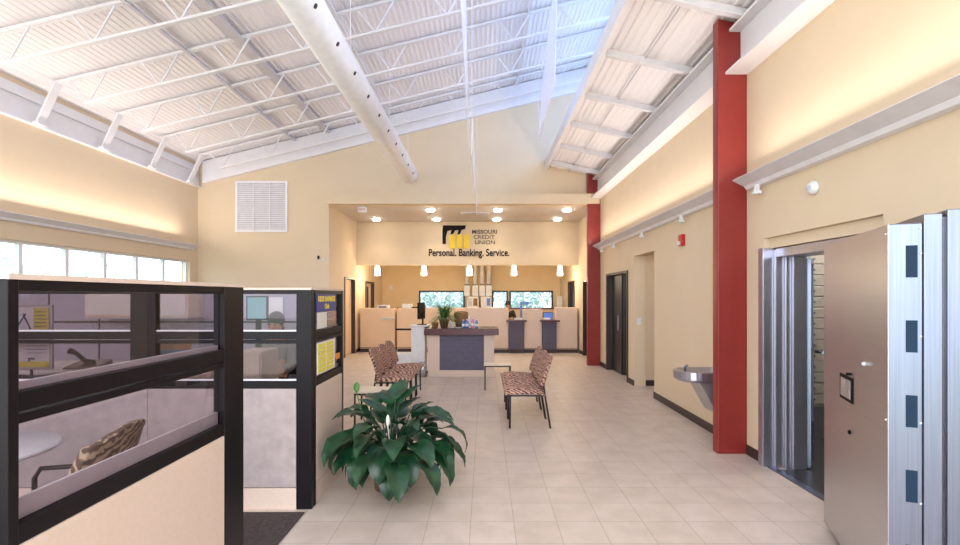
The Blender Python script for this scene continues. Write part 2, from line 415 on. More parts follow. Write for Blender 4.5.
# ------------------------------------------------------------------ red columns
for k, (y0, zt) in enumerate(((4.86, 4.395), (11.03, 4.395))):
    x0, x1 = 2.36, 2.66
    t = thing('steel_column', ['red steel column beside the vault, nearer the camera', 'red steel column at the far end of the right wall'][k], 'column', ((x0 + x1) / 2, y0 + .08, 0))
    xb = XR - .001
    MB().prism([(x0, 0), (xb, 0), (xb, zlow(xb) - .002), (x0, zlow(x0) - .002)], 'y', y0, y0 + .115).build('shaft', 'column_red', t, .006)
    MB().box(x0 - .003, x0, y0 + .02, y0 + .095, .15, 3.8).build('flange', 'column_red', t)
# coves
def cove(y0, y1, side, label):
    s = 1 if side > 0 else -1
    X = XR if side > 0 else XL
    P = lambda d, z: (X - s * d, z)
    t = thing('light_cove', label, 'light cove', (X - s * .1, (y0 + y1) / 2, 2.65))
    MB().prism([P(.20, 2.745), P(.085, 2.687), P(.085, 2.70), P(.19, 2.755)], 'y', y0, y1).build('face_plate', 'cove_face', t)
    MB().prism([P(.001, 2.650), P(.060, 2.655), P(.085, 2.687), P(.085, 2.70), P(.001, 2.70)], 'y', y0, y1).build('lower_lip', 'cove_white', t)
    return t
cove(4.98 + .15, 11.0, 1, 'grey and white light cove on right wall between the two red columns')
cove(-2, 4.77, 1, 'grey and white light cove on right wall above the vault')
cove(-2, 10.95, -1, 'long white light cove on left wall above the windows')
for k, y in enumerate((4.55, 6.3, 7.9, 9.6, 10.6)):
    mb = MB().box(XR - .10, XR - .06, y - .02, y + .02, 2.60, 2.66).box(XR - .115, XR - .045, y - .03, y + .03, 2.565, 2.60)
    tag(mb.build('cove_bracket_lamp', 'white_plastic', None, .006), ['small white fitting under the light cove beside the near red column', 'small white fitting under the far light cove, nearest of its row', 'small white fitting under the far light cove, second of its row', 'small white fitting under the far light cove, third of its row', 'small white fitting under the far light cove, farthest of its row'][k], 'fitting', 'fittings under the right light coves')

# ------------------------------------------------------------------ roof joists
def joist(y, x0, x1, label):
    t = thing('roof_joist', label, 'joist', (x0, y, zroof(x0) - .45), group='open-web joists under the high roof')
    d = .43
    MB().bar((x0, y - .02, zroof(x0) - .025), (x1, y - .02, zroof(x1) - .025), .03, .035).bar((x0, y + .02, zroof(x0) - .025), (x1, y + .02, zroof(x1) - .025), .03, .035).build('top_chord', 'steel_white', t)
    a = x0 + .45
    MB().bar((a, y - .018, zroof(a) - d), (x1 - .3, y - .018, zroof(x1 - .3) - d), .03, .03).bar((a, y + .018, zroof(a) - d), (x1 - .3, y + .018, zroof(x1 - .3) - d), .03, .03).build('bottom_chord', 'steel_white', t)
    mb = MB(); x = a + .05
    while x < x1 - .5:
        for s in (-.27, .27):
            MB().bar((x, y, zroof(x) - d), (x + s, y, zroof(x + s) - .03), .02).build('web_bar', 'steel_white', t)
        x += 1.06
    return t
ys = [10.69 - 1.2 * k for k in range(8)]
ordn = ['nearest the back wall', 'second from the back wall', 'third from the back wall', 'fourth from the back wall', 'fifth from the back wall', 'sixth from the back wall', 'seventh from the back wall', 'eighth from the back wall']
for k, y in enumerate(ys):
    joist(y, -6.36, 2.80, 'white open-web steel roof joist, ' + ordn[k])
for k, y in enumerate(ys):
    t = thing('diagonal_brace', 'white slanted steel brace on top of left wall, ' + ordn[k], 'brace', (-6.6, y, 4.15), group='slanted braces along the left wall top')
    MB().bar((-6.575, y, 4.16), (-6.30, y, zroof(-6.3) - .03), .03, .12, up=(0, 1, 0)).build('brace_plate', 'steel_white', t)
    MB().box(-6.613, -6.52, y - .08, y + .08, 4.12, 4.16).build('foot_plate', 'steel_white', t)
for k, (x, wd, lb) in enumerate(((-4.40, .05, 'narrow bridging bar crossing the high roof joists, nearest the left wall'), (-3.65, .16, 'wide bridging strip under the high roof beside the narrow bar'), (-2.2, .035, 'thin bridging bar crossing the roof joists beside the duct'), (.75, .035, 'thin bridging bar crossing the roof joists right of the hanging sails'))):
    m_ = 'cove_gray' if wd > .04 else 'steel_white'
    tag(MB().box(x - wd / 2, x + wd / 2, -2, YG - .1, zroof(x) - .055, zroof(x) - .015).build('bridging_bar', m_), lb, 'bar')
# low roof purlins
for k, y in enumerate([10.60, 9.42, 8.22, 7.05, 5.83, 4.64, 3.45, 2.27]):
    mb = MB().prism([(1.47, zlow(1.47) - .095), (2.58, zlow(2.58) - .095), (2.58, zlow(2.58) - .08), (1.47, zlow(1.47) - .08)], 'y', y - .032, y + .032)
    mb.prism([(1.47, zlow(1.47) - .08), (2.58, zlow(2.58) - .08), (2.58, zlow(2.58)), (1.47, zlow(1.47))], 'y', y - .006, y + .006)
    tag(mb.build('roof_purlin', 'cove_face'), 'short grey-white purlin under the low right roof, ' + ordn[k], 'purlin', 'purlins under the low roof')
tag(MB().tube([(1.95, -2, zlow(1.95) - .015), (1.95, YG - .01, zlow(1.95) - .015)], .010, 6).build('conduit', 'cove_gray'), 'thin conduit running along the underside of the low right roof', 'conduit')
# white angle ledger beside the low roof and wall
S(MB().box(2.50, XR, -2, YG, 4.30, 4.33), 'trim_4', 'cove_gray')

# ------------------------------------------------------------------ round duct
dc = Vector((-1.655, 0, 4.26)); dr = .185
t = thing('air_duct', 'large round white perforated air duct hanging under the high ceiling', 'duct', (dc.x, 5, dc.z - dr))
pts = [(dc.x, -2, dc.z), (dc.x, 10.52, dc.z), (dc.x, 10.56, dc.z), (dc.x, 10.58, dc.z)]
MB().tube(pts, [dr, dr, dr * .93, dr * .7], 32).build('duct_tube', 'duct', t)
a_h = R(-12)
ax = Vector((math.cos(R(-32)), 0, math.sin(R(-32))))
y = 480 / 480 * 2.55 * .003464 * 480 / 2.55
k = 0
yy = 4.10
for j in range(12):
    Y = 2.96 + .64 * j
    if Y > 10.4: break
    p = Vector((dc.x, Y, dc.z)) + ax * dr
    MB().tube([p - ax * .004, p + ax * .006], .024, 12).build('nozzle_hole', 'hole_dark', t)
for y in (3.5, 5.9, 8.3, 10.3):
    MB().tube([(dc.x, y, dc.z + dr - .005), (dc.x, y, zroof(dc.x) - .01)], .006, 6).build('hanger_rod', 'steel_white', t)

# ------------------------------------------------------------------ hanging sails
def sail(pts, label):
    n = (Vector(pts[1]) - Vector(pts[0])).cross(Vector(pts[2]) - Vector(pts[0])).normalized() * .006
    mb = MB(); A = [mb.b.verts.new(Vector(p) + n) for p in pts]; B = [mb.b.verts.new(Vector(p) - n) for p in pts]
    mb.b.faces.new(A); mb.b.faces.new(B[::-1])
    for i in range(len(pts)): mb.b.faces.new((A[i], B[i], B[(i + 1) % len(pts)], A[(i + 1) % len(pts)]))
    t = thing('hanging_sail', label, 'sail', min([Vector(p) for p in pts], key=lambda p: p.z), group='white sails under the high roof')
    mb.build('cloth', 'sail', t)
    top = max([Vector(p) for p in pts], key=lambda p: p.z)
    for p in pts:
        p = Vector(p); MB().tube([p, (p.x, p.y, zroof(p.x) - .02)], .003, 5).build('cord', 'steel_white', t)
sail([(-.25, 3.0, 5.07), (-.25, 5.5, 6.08), (-.27, 8.35, 4.0)], 'tall thin white triangular sail hanging nearest the camera')
sail([(-.17, 6.0, 3.38), (-.17, 6.6, 4.05), (-.17, 10.2, 3.32)], 'low white sail seen edge-on, its tip above the wall sign')
sail([(1.0, 6.6, 6.25), (1.0, 6.86, 4.63), (.99, 8.9, 4.47), (1.0, 8.42, 5.25)], 'white kite-shaped sail hanging beside the low right roof')

# ------------------------------------------------------------------ wall items
t = thing('return_air_grille', 'large square white louvred grille high on the back wall, left side', 'grille', (-5.2, YG - .02, 3.09))
x0, x1, z0, z1 = -5.81, -4.60, 3.09, 4.28
MB().box(x0, x1, YG - .035, YG - .001, z0, z0 + .05).box(x0, x1, YG - .035, YG - .001, z1 - .05, z1).box(x0, x0 + .05, YG - .035, YG - .001, z0 + .05, z1 - .05).box(x1 - .05, x1, YG - .035, YG - .001, z0 + .05, z1 - .05).build('frame', 'steel_white', t)
MB().box(x0 + .05, x1 - .05, YG - .008, YG - .001, z0 + .05, z1 - .05).build('backing', 'cove_gray', t)
mb = MB()
for i in range(24):
    z = z0 + .07 + i * (z1 - z0 - .12) / 24
    mb.bar((x0 + .05, YG - .022, z), (x1 - .05, YG - .022, z), .02, .018)
for x in (x0 + .42, x0 + .80): mb.box(x - .01, x + .01, YG - .036, YG - .01, z0 + .05, z1 - .05)
mb.build('slats', 'cove_white', t)

# sign on the sign wall
def px(x, y, Y): return Vector(((x - 485) / 480 * Y, Y, 1.6 + (296 - y) / 480 * Y))
Yw = YS - .001
t = thing('wall_sign', 'black and yellow emblem with brown lettering and tagline on the wall above tellers', 'sign', px(468, 257, Yw))
def P2(x, y): p = px(x, y, Yw); return (p.x, p.z)
blk = [(443, 225.5), (466, 225.5), (465, 229), (461.5, 230), (460, 234), (457.5, 234.5), (458.5, 230), (455, 230.5), (453, 234), (450.5, 234.5), (451.5, 230), (447.5, 231), (446, 237), (446, 244), (442.5, 244), (442.5, 231)]
MB().prism([P2(*p) for p in blk], 'y', Yw - .03, Yw).build('black_emblem', 'ink_black', t)
mb = MB()
for x in (449.8, 456.8, 463.8):
    mb.prism([P2(x, 248.5), P2(x + 5.6, 248.5), P2(x + 5.6, 233), P2(x + 3.5, 234.2), P2(x + 1.5, 236), P2(x, 236.5)], 'y', Yw - .03, Yw)
mb.build('yellow_bars', 'logo_yellow', t)
def wtext(s, cx, cy, hgt, wd, m, bold=0):
    text(s, hgt, m, px(cx, cy, Yw) + Vector((0, -.008, 0)), (R(90), 0, 0), t, .008, width=wd / 480 * Yw, bold=bold)
wtext('MISSOURI', 484.5, 232, .155, 25, 'letter_brown', .003)
wtext('CREDIT', 484, 237.3, .155, 21, 'letter_brown')
wtext('UNION', 485, 242.6, .155, 20, 'letter_brown')
wtext('Personal. Banking. Service.', 469, 253, .285, 80.5, 'letter_dark', .005)

# soffit downlights
lay = [(-1.32, 11.62), (.31, 11.62), (1.98, 11.62), (-2.94, 13.0), (-1.31, 13.0), (.32, 13.0), (1.96, 13.0)]
lb = ['front row left', 'front row middle', 'front row right', 'back row leftmost', 'back row second from left', 'back row third from left', 'back row rightmost']
for (x, y), l in zip(lay, lb):
    t = thing('recessed_downlight', 'glowing round downlight in the teller soffit, ' + l, 'ceiling light', (x, y, 3.67), group='soffit downlights')
    MB().lathe([(.12, .0401), (.13, .022), (.085, .018), (.085, .0401)], (x, y, 3.67), 20).build('trim_ring', 'white_plastic', t)
    MB().lathe([(.105, .012), (.105, -.01), (.07, -.03), (.001, -.035)], (x, y, 3.67), 20).build('lamp_lens', 'lamp_glow', t)
    l_ = bpy.data.lights.new('downlight_beam', 'SPOT'); l_.energy = 34; l_.color = (1, .84, .62); l_.spot_size = R(120); l_.spot_blend = .6; l_.shadow_soft_size = .08
    o = bpy.data.objects.new('downlight_beam', l_); col.objects.link(o); o.parent = t; o.location = (0, 0, -.05)
t = thing('exit_sign', 'small white exit sign with red letters hanging at the soffit edge', 'exit sign', (-2.87, 11.25, 3.55))
MB().box(-2.97, -2.77, 11.22, 11.28, 3.56, 3.69).build('housing', 'white_plastic', t, .005)
MB().box(-2.89, -2.85, 11.23, 11.27, 3.69, 3.71).build('ceiling_mount', 'white_plastic', t)
text('EXIT', .085, 'red', (-2.87, 11.216, 3.625), (R(90), 0, 0), t, .003)
t = thing('ceiling_vent', 'small slotted air vent in the teller soffit', 'vent', (-.25, 12.25, 3.69))
MB().box(-.62, .12, 12.05, 12.35, 3.695, 3.7101).build('vent_frame', 'white_plastic', t)
mb = MB()
for i in range(7): mb.box(-.58, .08, 12.075 + i * .037, 12.09 + i * .037, 3.690, 3.696)
mb.build('vent_slots', 'cove_gray', t)

# pendants over the tellers
for k, xp in enumerate((377.5, 424, 469.5, 514, 560)):
    Y = 14.1; X = (xp - 485) / 480 * Y; zt = 2.9
    t = thing('pendant_lamp', 'small white glowing glass pendant over the tellers, ' + ['leftmost', 'second from left', 'middle one', 'second from right', 'rightmost'][k], 'pendant lamp', (X, Y, 2.2), group='pendants over the tellers')
    MB().lathe([(.05, 2.885), (.05, 2.8999)], (X, Y, 0), 12).build('canopy', 'metal_silver', t)
    MB().tube([(X, Y, 2.886), (X, Y, 2.5)], .006, 6).build('cord', 'metal_silver', t)
    MB().lathe([(.03, 2.50), (.065, 2.47), (.085, 2.24), (.08, 2.20), (.001, 2.20)], (X, Y, 0), 16).build('glass_shade', 'pendant_glass', t)
    l_ = bpy.data.lights.new('pendant_bulb', 'POINT'); l_.energy = 22; l_.color = (1, .80, .52); l_.shadow_soft_size = .09
    o = bpy.data.objects.new('pendant_bulb', l_); col.objects.link(o); o.parent = t; o.location = (0, 0, -.1)

# alcove doors
def door_leaf(name, plane_x, y0, y1, h, s, frame_m, leaf_m, glass_p=False, nm='door_1'):
    # door in a wall running along Y; s = +1 wall lies at +X of the room, -1 the other way
    X = plane_x
    mb = MB(); a, b = (X - .02 * s, X + .2 * s); a, b = min(a, b), max(a, b)
    mb.box(a, b, y0, y0 + .05, 0, h).box(a, b, y1 - .05, y1, 0, h).box(a, b, y0, y1, h - .05, h)
    f = S(mb, nm, frame_m)
    c, d = sorted((X + .08 * s, X + .12 * s))
    if glass_p:
        mb = MB().box(c, d, y0 + .05, y1 - .05, 0.01, .9).box(c, d, y0 + .05, y1 - .05, h - .15, h - .05).box(c, d, y0 + .05, y0 + .25, .9, h - .15).box(c, d, y1 - .25, y1 - .05, .9, h - .15)
        l = mb.build('door_leaf', leaf_m, f)
        MB().box(c + .015, d - .015, y0 + .25, y1 - .25, .9, h - .15).build('door_glass', 'glass_clear', l)
    else:
        l = MB().box(c, d, y0 + .05, y1 - .05, 0.01, h - .05).build('door_leaf', leaf_m, f)
    MB().bar((X + .04 * s, y0 + .16, 1.02), (X + .04 * s, y0 + .28, 1.02), .02).bar((X + .04 * s, y0 + .16, 1.02), (X + .085 * s, y0 + .16, 1.02), .02).build('door_handle', 'metal_silver', l)
    return f
door_leaf('d', XA, 12.4, 13.4, 2.10, -1, 'door_brown', 'cabinet_tan', nm='door_1')
door_leaf('d', XA, 14.6, 15.7, 2.05, -1, 'door_brown', 'cabinet_tan', True, nm='door_2')
door_leaf('d', XR, 12.3, 12.95, 2.02, 1, 'door_brown', 'door_dark', nm='door_3')
door_leaf('d', XR, 14.2, 15.3, 2.06, 1, 'door_brown', 'door_dark', nm='door_4')
# double dark door on the right wall
f = S(MB().box(XR - .02, XR + .2, 8.89, 8.94, 0, 2.08).box(XR - .02, XR + .2, 10.41, 10.46, 0, 2.08).box(XR - .02, XR + .2, 8.94, 10.41, 2.03, 2.08), 'door_5', 'door_brown')
l = MB().box(XR + .10, XR + .14, 9.68, 10.41, .01, 2.03).build('door_leaf', 'door_dark', f)
MB().bar((XR + .06, 9.80, .9), (XR + .06, 9.80, 1.2), .02).build('door_handle', 'metal_silver', l)
l = MB().box(0, .04, -.72, 0, .01, 2.03, Matrix.Translation((XR + .12, 9.66, 0)) @ Matrix.Rotation(R(38), 4, 'Z')).build('door_leaf', 'door_dark', f)

# fire alarm, detectors, switch
t = thing('fire_alarm', 'red fire alarm box on the right wall above the drinking fountain', 'fire alarm', (XR - .02, 6.42, 2.26))
MB().box(XR - .05, XR - .001, 6.36, 6.48, 2.27, 2.42).build('housing', 'red', t, .006)
MB().box(XR - .075, XR - .051, 6.39, 6.45, 2.28, 2.33).build('strobe_lens', 'white_plastic', t, .006)
t = thing('smoke_detector', 'round white detector on the right wall above the vault', 'detector', (XR - .02, 3.86, 2.47))
mx = Matrix.Translation((XR - .001, 3.86, 2.47)) @ Matrix.Rotation(R(-90), 4, 'Y')
mb = MB().lathe([(.055, 0), (.055, .02), (.04, .045), (.02, .055), (.001, .056)], n=24)
for v in mb.b.verts: v.co = mx @ v.co
mb.build('base', 'white_plastic', t)
mb = MB()
for a_ in range(3): mb.box(XR - .062, XR - .052, 3.855 + (a_ - 1) * .02, 3.862 + (a_ - 1) * .02, 2.455, 2.485)
mb.build('vent_slots', 'cove_gray', t)
t = thing('light_switch', 'white light switch inside the corridor opening on the right', 'switch', (2.78, 8.52, 1.15))
MB().box(2.70, 2.77, 8.518, 8.529, 1.09, 1.21).build('plate', 'white_plastic', t, .003)
MB().box(2.725, 2.745, 8.512, 8.518, 1.13, 1.17).build('rocker', 'white_plastic', t)
t = thing('wall_hook_fixture', 'small dark and white fixture on the back wall left of the alcove', 'fixture', (-3.84, YG - .02, 2.42))
MB().box(-3.90, -3.86, YG - .04, YG - .001, 2.46, 2.54).build('dark_sensor', 'ink_black', t, .005)
MB().box(-3.80, -3.74, YG - .03, YG - .001, 2.42, 2.48).build('white_sensor', 'white_plastic', t, .005)

# ------------------------------------------------------------------ drinking fountain
t = thing('drinking_fountain', 'grey stainless wall drinking fountain beside the near red column', 'drinking fountain', (XR - .24, 5.38, .45))
yc = 5.36; hw = .225
outl = []
for i in range(13):
    a = math.pi / 2 + math.pi * i / 12
    outl.append((XR - .34 + .20 * math.cos(a), yc + hw * math.sin(a)))
outl = [(XR - .001, yc + hw)] + outl + [(XR - .001, yc - hw)]
mb = MB(); z0, z1 = .66, .775
b0 = [mb.b.verts.new((XR - .001 + (x - XR) * .93, yc + (y - yc) * .93, z0)) for x, y in outl]
b1 = [mb.b.verts.new((x, y, z0 + .03)) for x, y in outl]
b2 = [mb.b.verts.new((x, y, z1)) for x, y in outl]
b3 = [mb.b.verts.new((XR - .03 + (x - XR) * .88, yc + (y - yc) * .88, z1)) for x, y in outl]
b4 = [mb.b.verts.new((XR - .08 + (x - XR) * .68, yc + (y - yc) * .7, z1 - .05)) for x, y in outl]
n = len(outl)
mb.b.faces.new(b0[::-1]); mb.b.faces.new(b4)
for A, B in ((b0, b1), (b1, b2), (b2, b3), (b3, b4)):
    for i in range(n): mb.b.faces.new((A[i], A[(i + 1) % n], B[(i + 1) % n], B[i]))
mb.build('basin', 'steel_jamb', t, .004)
MB().prism([(XR - .001, .66), (XR - .33, .66), (XR - .14, .32), (XR - .001, .28)], 'y', yc - .15, yc + .15).build('apron', 'metal_silver', t, .008)
MB().tube([(XR - .40, yc + .05, z1 - .03), (XR - .40, yc + .05, z1 + .03), (XR - .38, yc + .03, z1 + .045)], .014, 10).build('bubbler', 'steel', t)

# ------------------------------------------------------------------ vault
t = thing('vault_door_frame', 'stepped stainless steel frame of the vault opening in the right wall', 'frame', (2.75, 3.9, 0))
mb = MB()
mb.box(2.60, 2.70, 4.49, 4.569, .0, 2.05).box(2.70, 2.78, 4.46, 4.569, 0, 2.03).box(2.78, 2.83, 4.43, 4.569, 0, 2.01).box(2.83, 2.95, 4.40, 4.569, 0, 1.99)
mb.build('far_jamb', 'steel_jamb', t, .004)
MB().box(2.70, 2.95, 3.201, 3.28, 0, 2.03).build('near_jamb', 'steel_jamb', t, .004)
MB().box(2.70, 2.95, 3.28, 4.46, 1.96, 2.04).build('lintel', 'steel_jamb', t, .004)
MB().box(2.70, 2.80, 3.201, 4.569, 2.05, 2.146).build('infill_panel', 'wall', t)
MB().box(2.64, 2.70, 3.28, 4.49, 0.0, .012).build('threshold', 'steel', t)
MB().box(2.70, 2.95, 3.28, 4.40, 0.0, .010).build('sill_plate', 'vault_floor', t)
# inner day gate, glazed, standing at the far jamb
t = thing('day_gate', 'brown glazed steel day gate just inside the vault opening', 'gate', (3.0, 4.45, 0))
mtx = Matrix.Translation((2.985, 4.43, 0)) @ Matrix.Rotation(R(52), 4, 'Z')
MB().box(0, .05, -.02, .02, .01, 1.95, mtx).box(.27, .32, -.02, .02, .01, 1.95, mtx).box(.05, .27, -.02, .02, .01, .40, mtx).box(.05, .27, -.02, .02, 1.90, 1.95, mtx).box(.05, .27, -.02, .02, 1.0, 1.12, mtx).build('gate_frame', 'steel', t)
MB().box(.05, .27, -.005, .005, .40, 1.0, mtx).box(.05, .27, -.005, .005, 1.12, 1.90, mtx).build('gate_glass', 'glass_brown', t)
MB().tube([mtx @ Vector((.29, -.03, 1.06)), mtx @ Vector((.29, -.10, 1.06)), mtx @ Vector((.22, -.10, 1.06))], .012, 8).build('gate_handle', 'steel', t)
# safe deposit boxes
t = thing('deposit_box_cabinet', 'cabinet of brass-fronted safe deposit boxes inside the vault', 'cabinet', (3.9, 5.55, 0))
MB().box(3.15, 4.95, 5.42, 5.74, .0, .35).box(3.15, 4.95, 5.44, 5.74, .35, 2.1).build('cabinet_body', 'steel_h', t)
MB().box(3.15, 4.95, 5.40, 5.45, 2.1, 2.2).build('cornice', 'white_plastic', t)
first = None
for i in range(7):
    for j in range(14):
        x = 3.17 + i * .25; z = .38 + j * .122
        if first is None:
            d = MB().box(0, .235, -.012, 0, 0, .108).build('box_door', 'brass_box', t, .003); d.location = Vector((x, 5.438, z)) - ORG[t.name]
            ORGd = ORG.pop(d.name, None)
            for v in d.data.vertices: v.co += ORG[t.name]
            lk = MB().tube([(.05, -.02, .054), (.05, -.012, .054)], .014, 8).build('lock', 'steel', None)
            lk.parent = d; lk.location = (.05, -.016, .04)
            first = (d, lk)
        else:
            d = first[0].copy(); col.objects.link(d); d.parent = t; d.location = Vector((x, 5.438, z)) - ORG[t.name]
            l2 = first[1].copy(); col.objects.link(l2); l2.parent = d
l_ = bpy.data.lights.new('vault_lamp', 'AREA'); l_.shape = 'RECTANGLE'; l_.size = 1.2; l_.size_y = .3; l_.energy = 30; l_.color = (1, .93, .84)
o = bpy.data.objects.new('vault_lamp', l_); col.objects.link(o); o.location = (4.0, 4.6, 2.44)
l_ = bpy.data.lights.new('side_room_lamp', 'AREA'); l_.size = .6; l_.energy = 3; l_.color = (1, .85, .65)
o = bpy.data.objects.new('side_room_lamp', l_); col.objects.link(o); o.location = (3.7, 9.6, 2.45)
l_ = bpy.data.lights.new('corridor_lamp', 'AREA'); l_.size = .4; l_.energy = 1.5; l_.color = (1, .85, .65)
o = bpy.data.objects.new('corridor_lamp', l_); col.objects.link(o); o.location = (3.2, 8.0, 2.45)

# vault door (local: x along the leaf from hinge to free edge, y = thickness)
t = thing('vault_door', 'massive open stainless steel vault door with bolt slots along its thick stepped edge', 'vault door', (2.35, 3.32, 0), R(-112.0), local=True)
MB().box(0, 1.09, 0, .13, .045, 1.945).build('inner_plug', 'steel', t, .004)
MB().box(.0, 1.091, -.003, 0, .045, 1.945).build('inner_face_sheet', 'steel_h', t, label='brownish brushed steel inner face of the vault door')
MB().box(-.02, 1.10, .1301, .20, .030, 1.985).build('stepped_flange', 'steel', t, .004)
MB().box(-.02, 1.085, .2001, .212, .030, 1.97).build('flange_groove', 'steel_dark', t)
MB().box(-.02, 1.11, .2121, .32, .020, 2.00).build('outer_plate', 'steel', t, .004)
for i in range(6):
    zc = .70 + (i - 2) * .3555 + .0
    zc = 1.764 - i * .3555 + .0
    if zc < .1: continue
    MB().box(1.088, 1.0925, .066, .110, zc - .076, zc + .076).build('bolt_slot', 'slot_blue', t)
mb = MB()
for z in (.22, .62, 1.0, 1.41, 1.80, 1.92): mb.ball((1.09, .122, z), .006, sub=1)
for z in (.3, 1.0, 1.9): mb.ball((1.07, -.004, z), .006, sub=1)
mb.build('screws', 'white_plastic', t)
MB().box(.37, .60, -.010, -.003, .975, 1.125).build('window_frame', 'ink_black', t, .002)
MB().box(.395, .575, -.0125, -.010, .995, 1.105).build('window_mechanism', 'metal_silver', t)
mb = MB().box(.41, .47, -.014, -.0125, 1.055, 1.095).box(.50, .56, -.014, -.0125, 1.01, 1.045)
mb.build('mechanism_plate', 'brass_box', t)
MB().tube([(.57, -.004, 1.145), (.57, -.03, 1.145)], .008, 8).build('latch_pin', 'ink_black', t)
MB().tube([(.54, -.003, .80), (.54, -.012, .80)], .012, 10).build('keyhole', 'ink_black', t)
MB().ball((.80, -.012, 1.235), .012, sub=2).build('push_knob', 'white_plastic', t)
MB().tube([(-.045, .25, .15), (-.045, .25, .45)], .028, 14).tube([(-.045, .25, 1.5), (-.045, .25, 1.8)], .028, 14).build('hinge_barrels', 'steel', t)

# ------------------------------------------------------------------ cubicle partitions
def glazed_panel(name, label, axis, a, u0, u1, th=.05, mull=(), group=None, fabric='panel_fabric', base=.0, posts=(.07, .07), pb=(0, 0), bead=(.03, .015)):
    """axis 'x': panel in plane X=a running along Y u0..u1; axis 'y': plane Y=a along X."""
    mid = (u0 + u1) / 2
    loc = (a, mid, 0) if axis == 'x' else (mid, a, 0)
    t = thing(name, label, 'partition', loc, group=group)
    def B(mb, ua, ub, za, zb, d0=-th / 2, d1=th / 2):
        if axis == 'x': mb.box(a + d0, a + d1, ua, ub, za, zb)
        else: mb.box(ua, ub, a + d0, a + d1, za, zb)
    pl, pr = posts
    mb = MB(); B(mb, u0, u0 + pl, pb[0], 1.65, -th / 2 - .003, th / 2 + .003); B(mb, u1 - pr, u1, pb[1], 1.65, -th / 2 - .003, th / 2 + .003)
    fu0 = u0 + (0 if pb[0] else pl) + .001; fu1 = u1 - (0 if pb[1] else pr) - .001
    for za, zb in ((.905, .963), (1.2425, 1.268), (1.275, 1.333), (1.615, 1.645)): B(mb, u0 + pl, u1 - pr, za, zb)
    for m_ in mull: B(mb, m_ - .05, m_ + .05, .963, 1.2425); B(mb, m_ - .05, m_ + .05, 1.333, 1.615)
    mb.build('frame', 'black_frame', t, .003)
    mb = MB(); B(mb, u0, u1, 1.646, 1.662, -th / 2 - .006, th / 2 + .006); mb.build('top_cap', 'panel_cream', t)
    mb = MB(); B(mb, u0 + pl, u1 - pr, .963, 1.2425, -.004, .004); B(mb, u0 + pl, u1 - pr, 1.333, 1.615, -.004, .004)
    mb.build('glass_panes', 'glass_smoke', t)
    mb = MB()
    for za, zh in ((.963, bead[0]), (1.333, bead[1])): B(mb, u0 + pl, u1 - pr, za, za + zh, -th / 2 + .008, -.005)
    mb.build('glazing_bead', 'cove_face', t)
    mb = MB(); B(mb, fu0, fu1, .165, .904, -th / 2 - .004, th / 2 + .004); mb.build('fabric_panel', fabric, t, .004)
    mb = MB(); B(mb, fu0, fu1, base, .160, -th / 2 - .003, th / 2 + .003); mb.build('kick_strip', 'panel_cream', t)
    return t
PX = -1.325
glazed_panel('glazed_partition', 'long black-framed glass partition with cream lower panel, nearest the camera', 'x', PX, 1.305, 2.58, fabric='panel_cream', posts=(.032, .19), base=.0, bead=(.060, .022), group='cubicle partitions')
glazed_panel('glazed_partition', 'black-framed glass partition with grey fabric facing the camera behind the nearest one', 'y', 3.625, -2.53, -1.30, posts=(.06, .115), pb=(.905, 0), bead=(.012, .012), group='cubicle partitions')
glazed_panel('glazed_partition', 'black-framed glass partition seen through the nearest glass behind the easel poster', 'y', 3.625, -4.0, -2.53, posts=(.05, .13), pb=(0, .905), bead=(.012, .012), group='cubicle partitions')
glazed_panel('glazed_partition', 'short glass partition with blue club sign and yellow notes, beside the big plant', 'x', -1.325, 3.66, 4.40, posts=(.03, .05), group='cubicle partitions', fabric='panel_cream')
# solid fabric partitions deeper in the cubicles
def solid_panel(label, axis, a, u0, u1, h=1.66, m='panel_lavender', seams=()):
    mid = (u0 + u1) / 2
    t = thing('fabric_partition', label, 'partition', (a, mid, 0) if axis == 'x' else (mid, a, 0), group='solid cubicle partitions')
    def B(mb, ua, ub, za, zb, w_=.03):
        if axis == 'x': mb.box(a - w_, a + w_, ua, ub, za, zb)
        else: mb.box(ua, ub, a - w_, a + w_, za, zb)
    mb = MB(); B(mb, u0, u1, .1, h - .03, .025); mb.build('fabric_panel', m, t)
    mb = MB(); B(mb, u0, u1, h - .03, h); B(mb, u0, u1, 0, .1); B(mb, u0, u1, 1.28, 1.30, .027)
    for s_ in seams: B(mb, s_ - .01, s_ + .01, .1, h - .03, .027)
    mb.build('frame', 'black_frame', t)
    return t
solid_panel('lavender fabric partition with overhead cabinet, seen through the glass', 'y', 5.75, -6.4, -1.9, seams=(-5.2, -4.6, -3.2))
tag(MB().box(-2.72, -2.40, 5.70, 5.715, 1.36, 1.585).build('pinned_sheet', 'paper'), 'white sheet pinned on the lavender partition above the seated person', 'sheet')
t = thing('overhead_cabinet', 'beige overhead cabinet hung on the lavender partition', 'cabinet', (-4.2, 5.45, 1.36))
MB().box(-4.52, -3.35, 5.42, 5.72, 1.36, 1.64).build('body', 'cabinet_tan', t, .006)
MB().box(-4.50, -3.95, 5.405, 5.42, 1.38, 1.62).build('door', 'pot_white', t, .004); MB().box(-3.92, -3.37, 5.405, 5.42, 1.38, 1.62).build('door', 'pot_white', t, .004)
MB().box(-4.52, -3.35, 5.405, 5.72, 1.345, 1.36).build('light_rail', 'metal_silver', t)
t = thing('worktop', 'white worktop with rounded end standing behind the easel poster', 'desk', (-3.4, 4.6, 0))
MB().box(-4.6, -2.62, 4.25, 4.95, .90, .935).build('top', 'pot_white', t, .012)
for a_, b_ in ((-4.55, -4.50), (-2.70, -2.65)): MB().box(a_, b_, 4.3, 4.9, 0, .90).build('side_panel', 'panel_fabric', t)
MB().box(-4.5, -2.7, 4.85, 4.88, .3, .90).build('back_panel', 'panel_fabric', t)
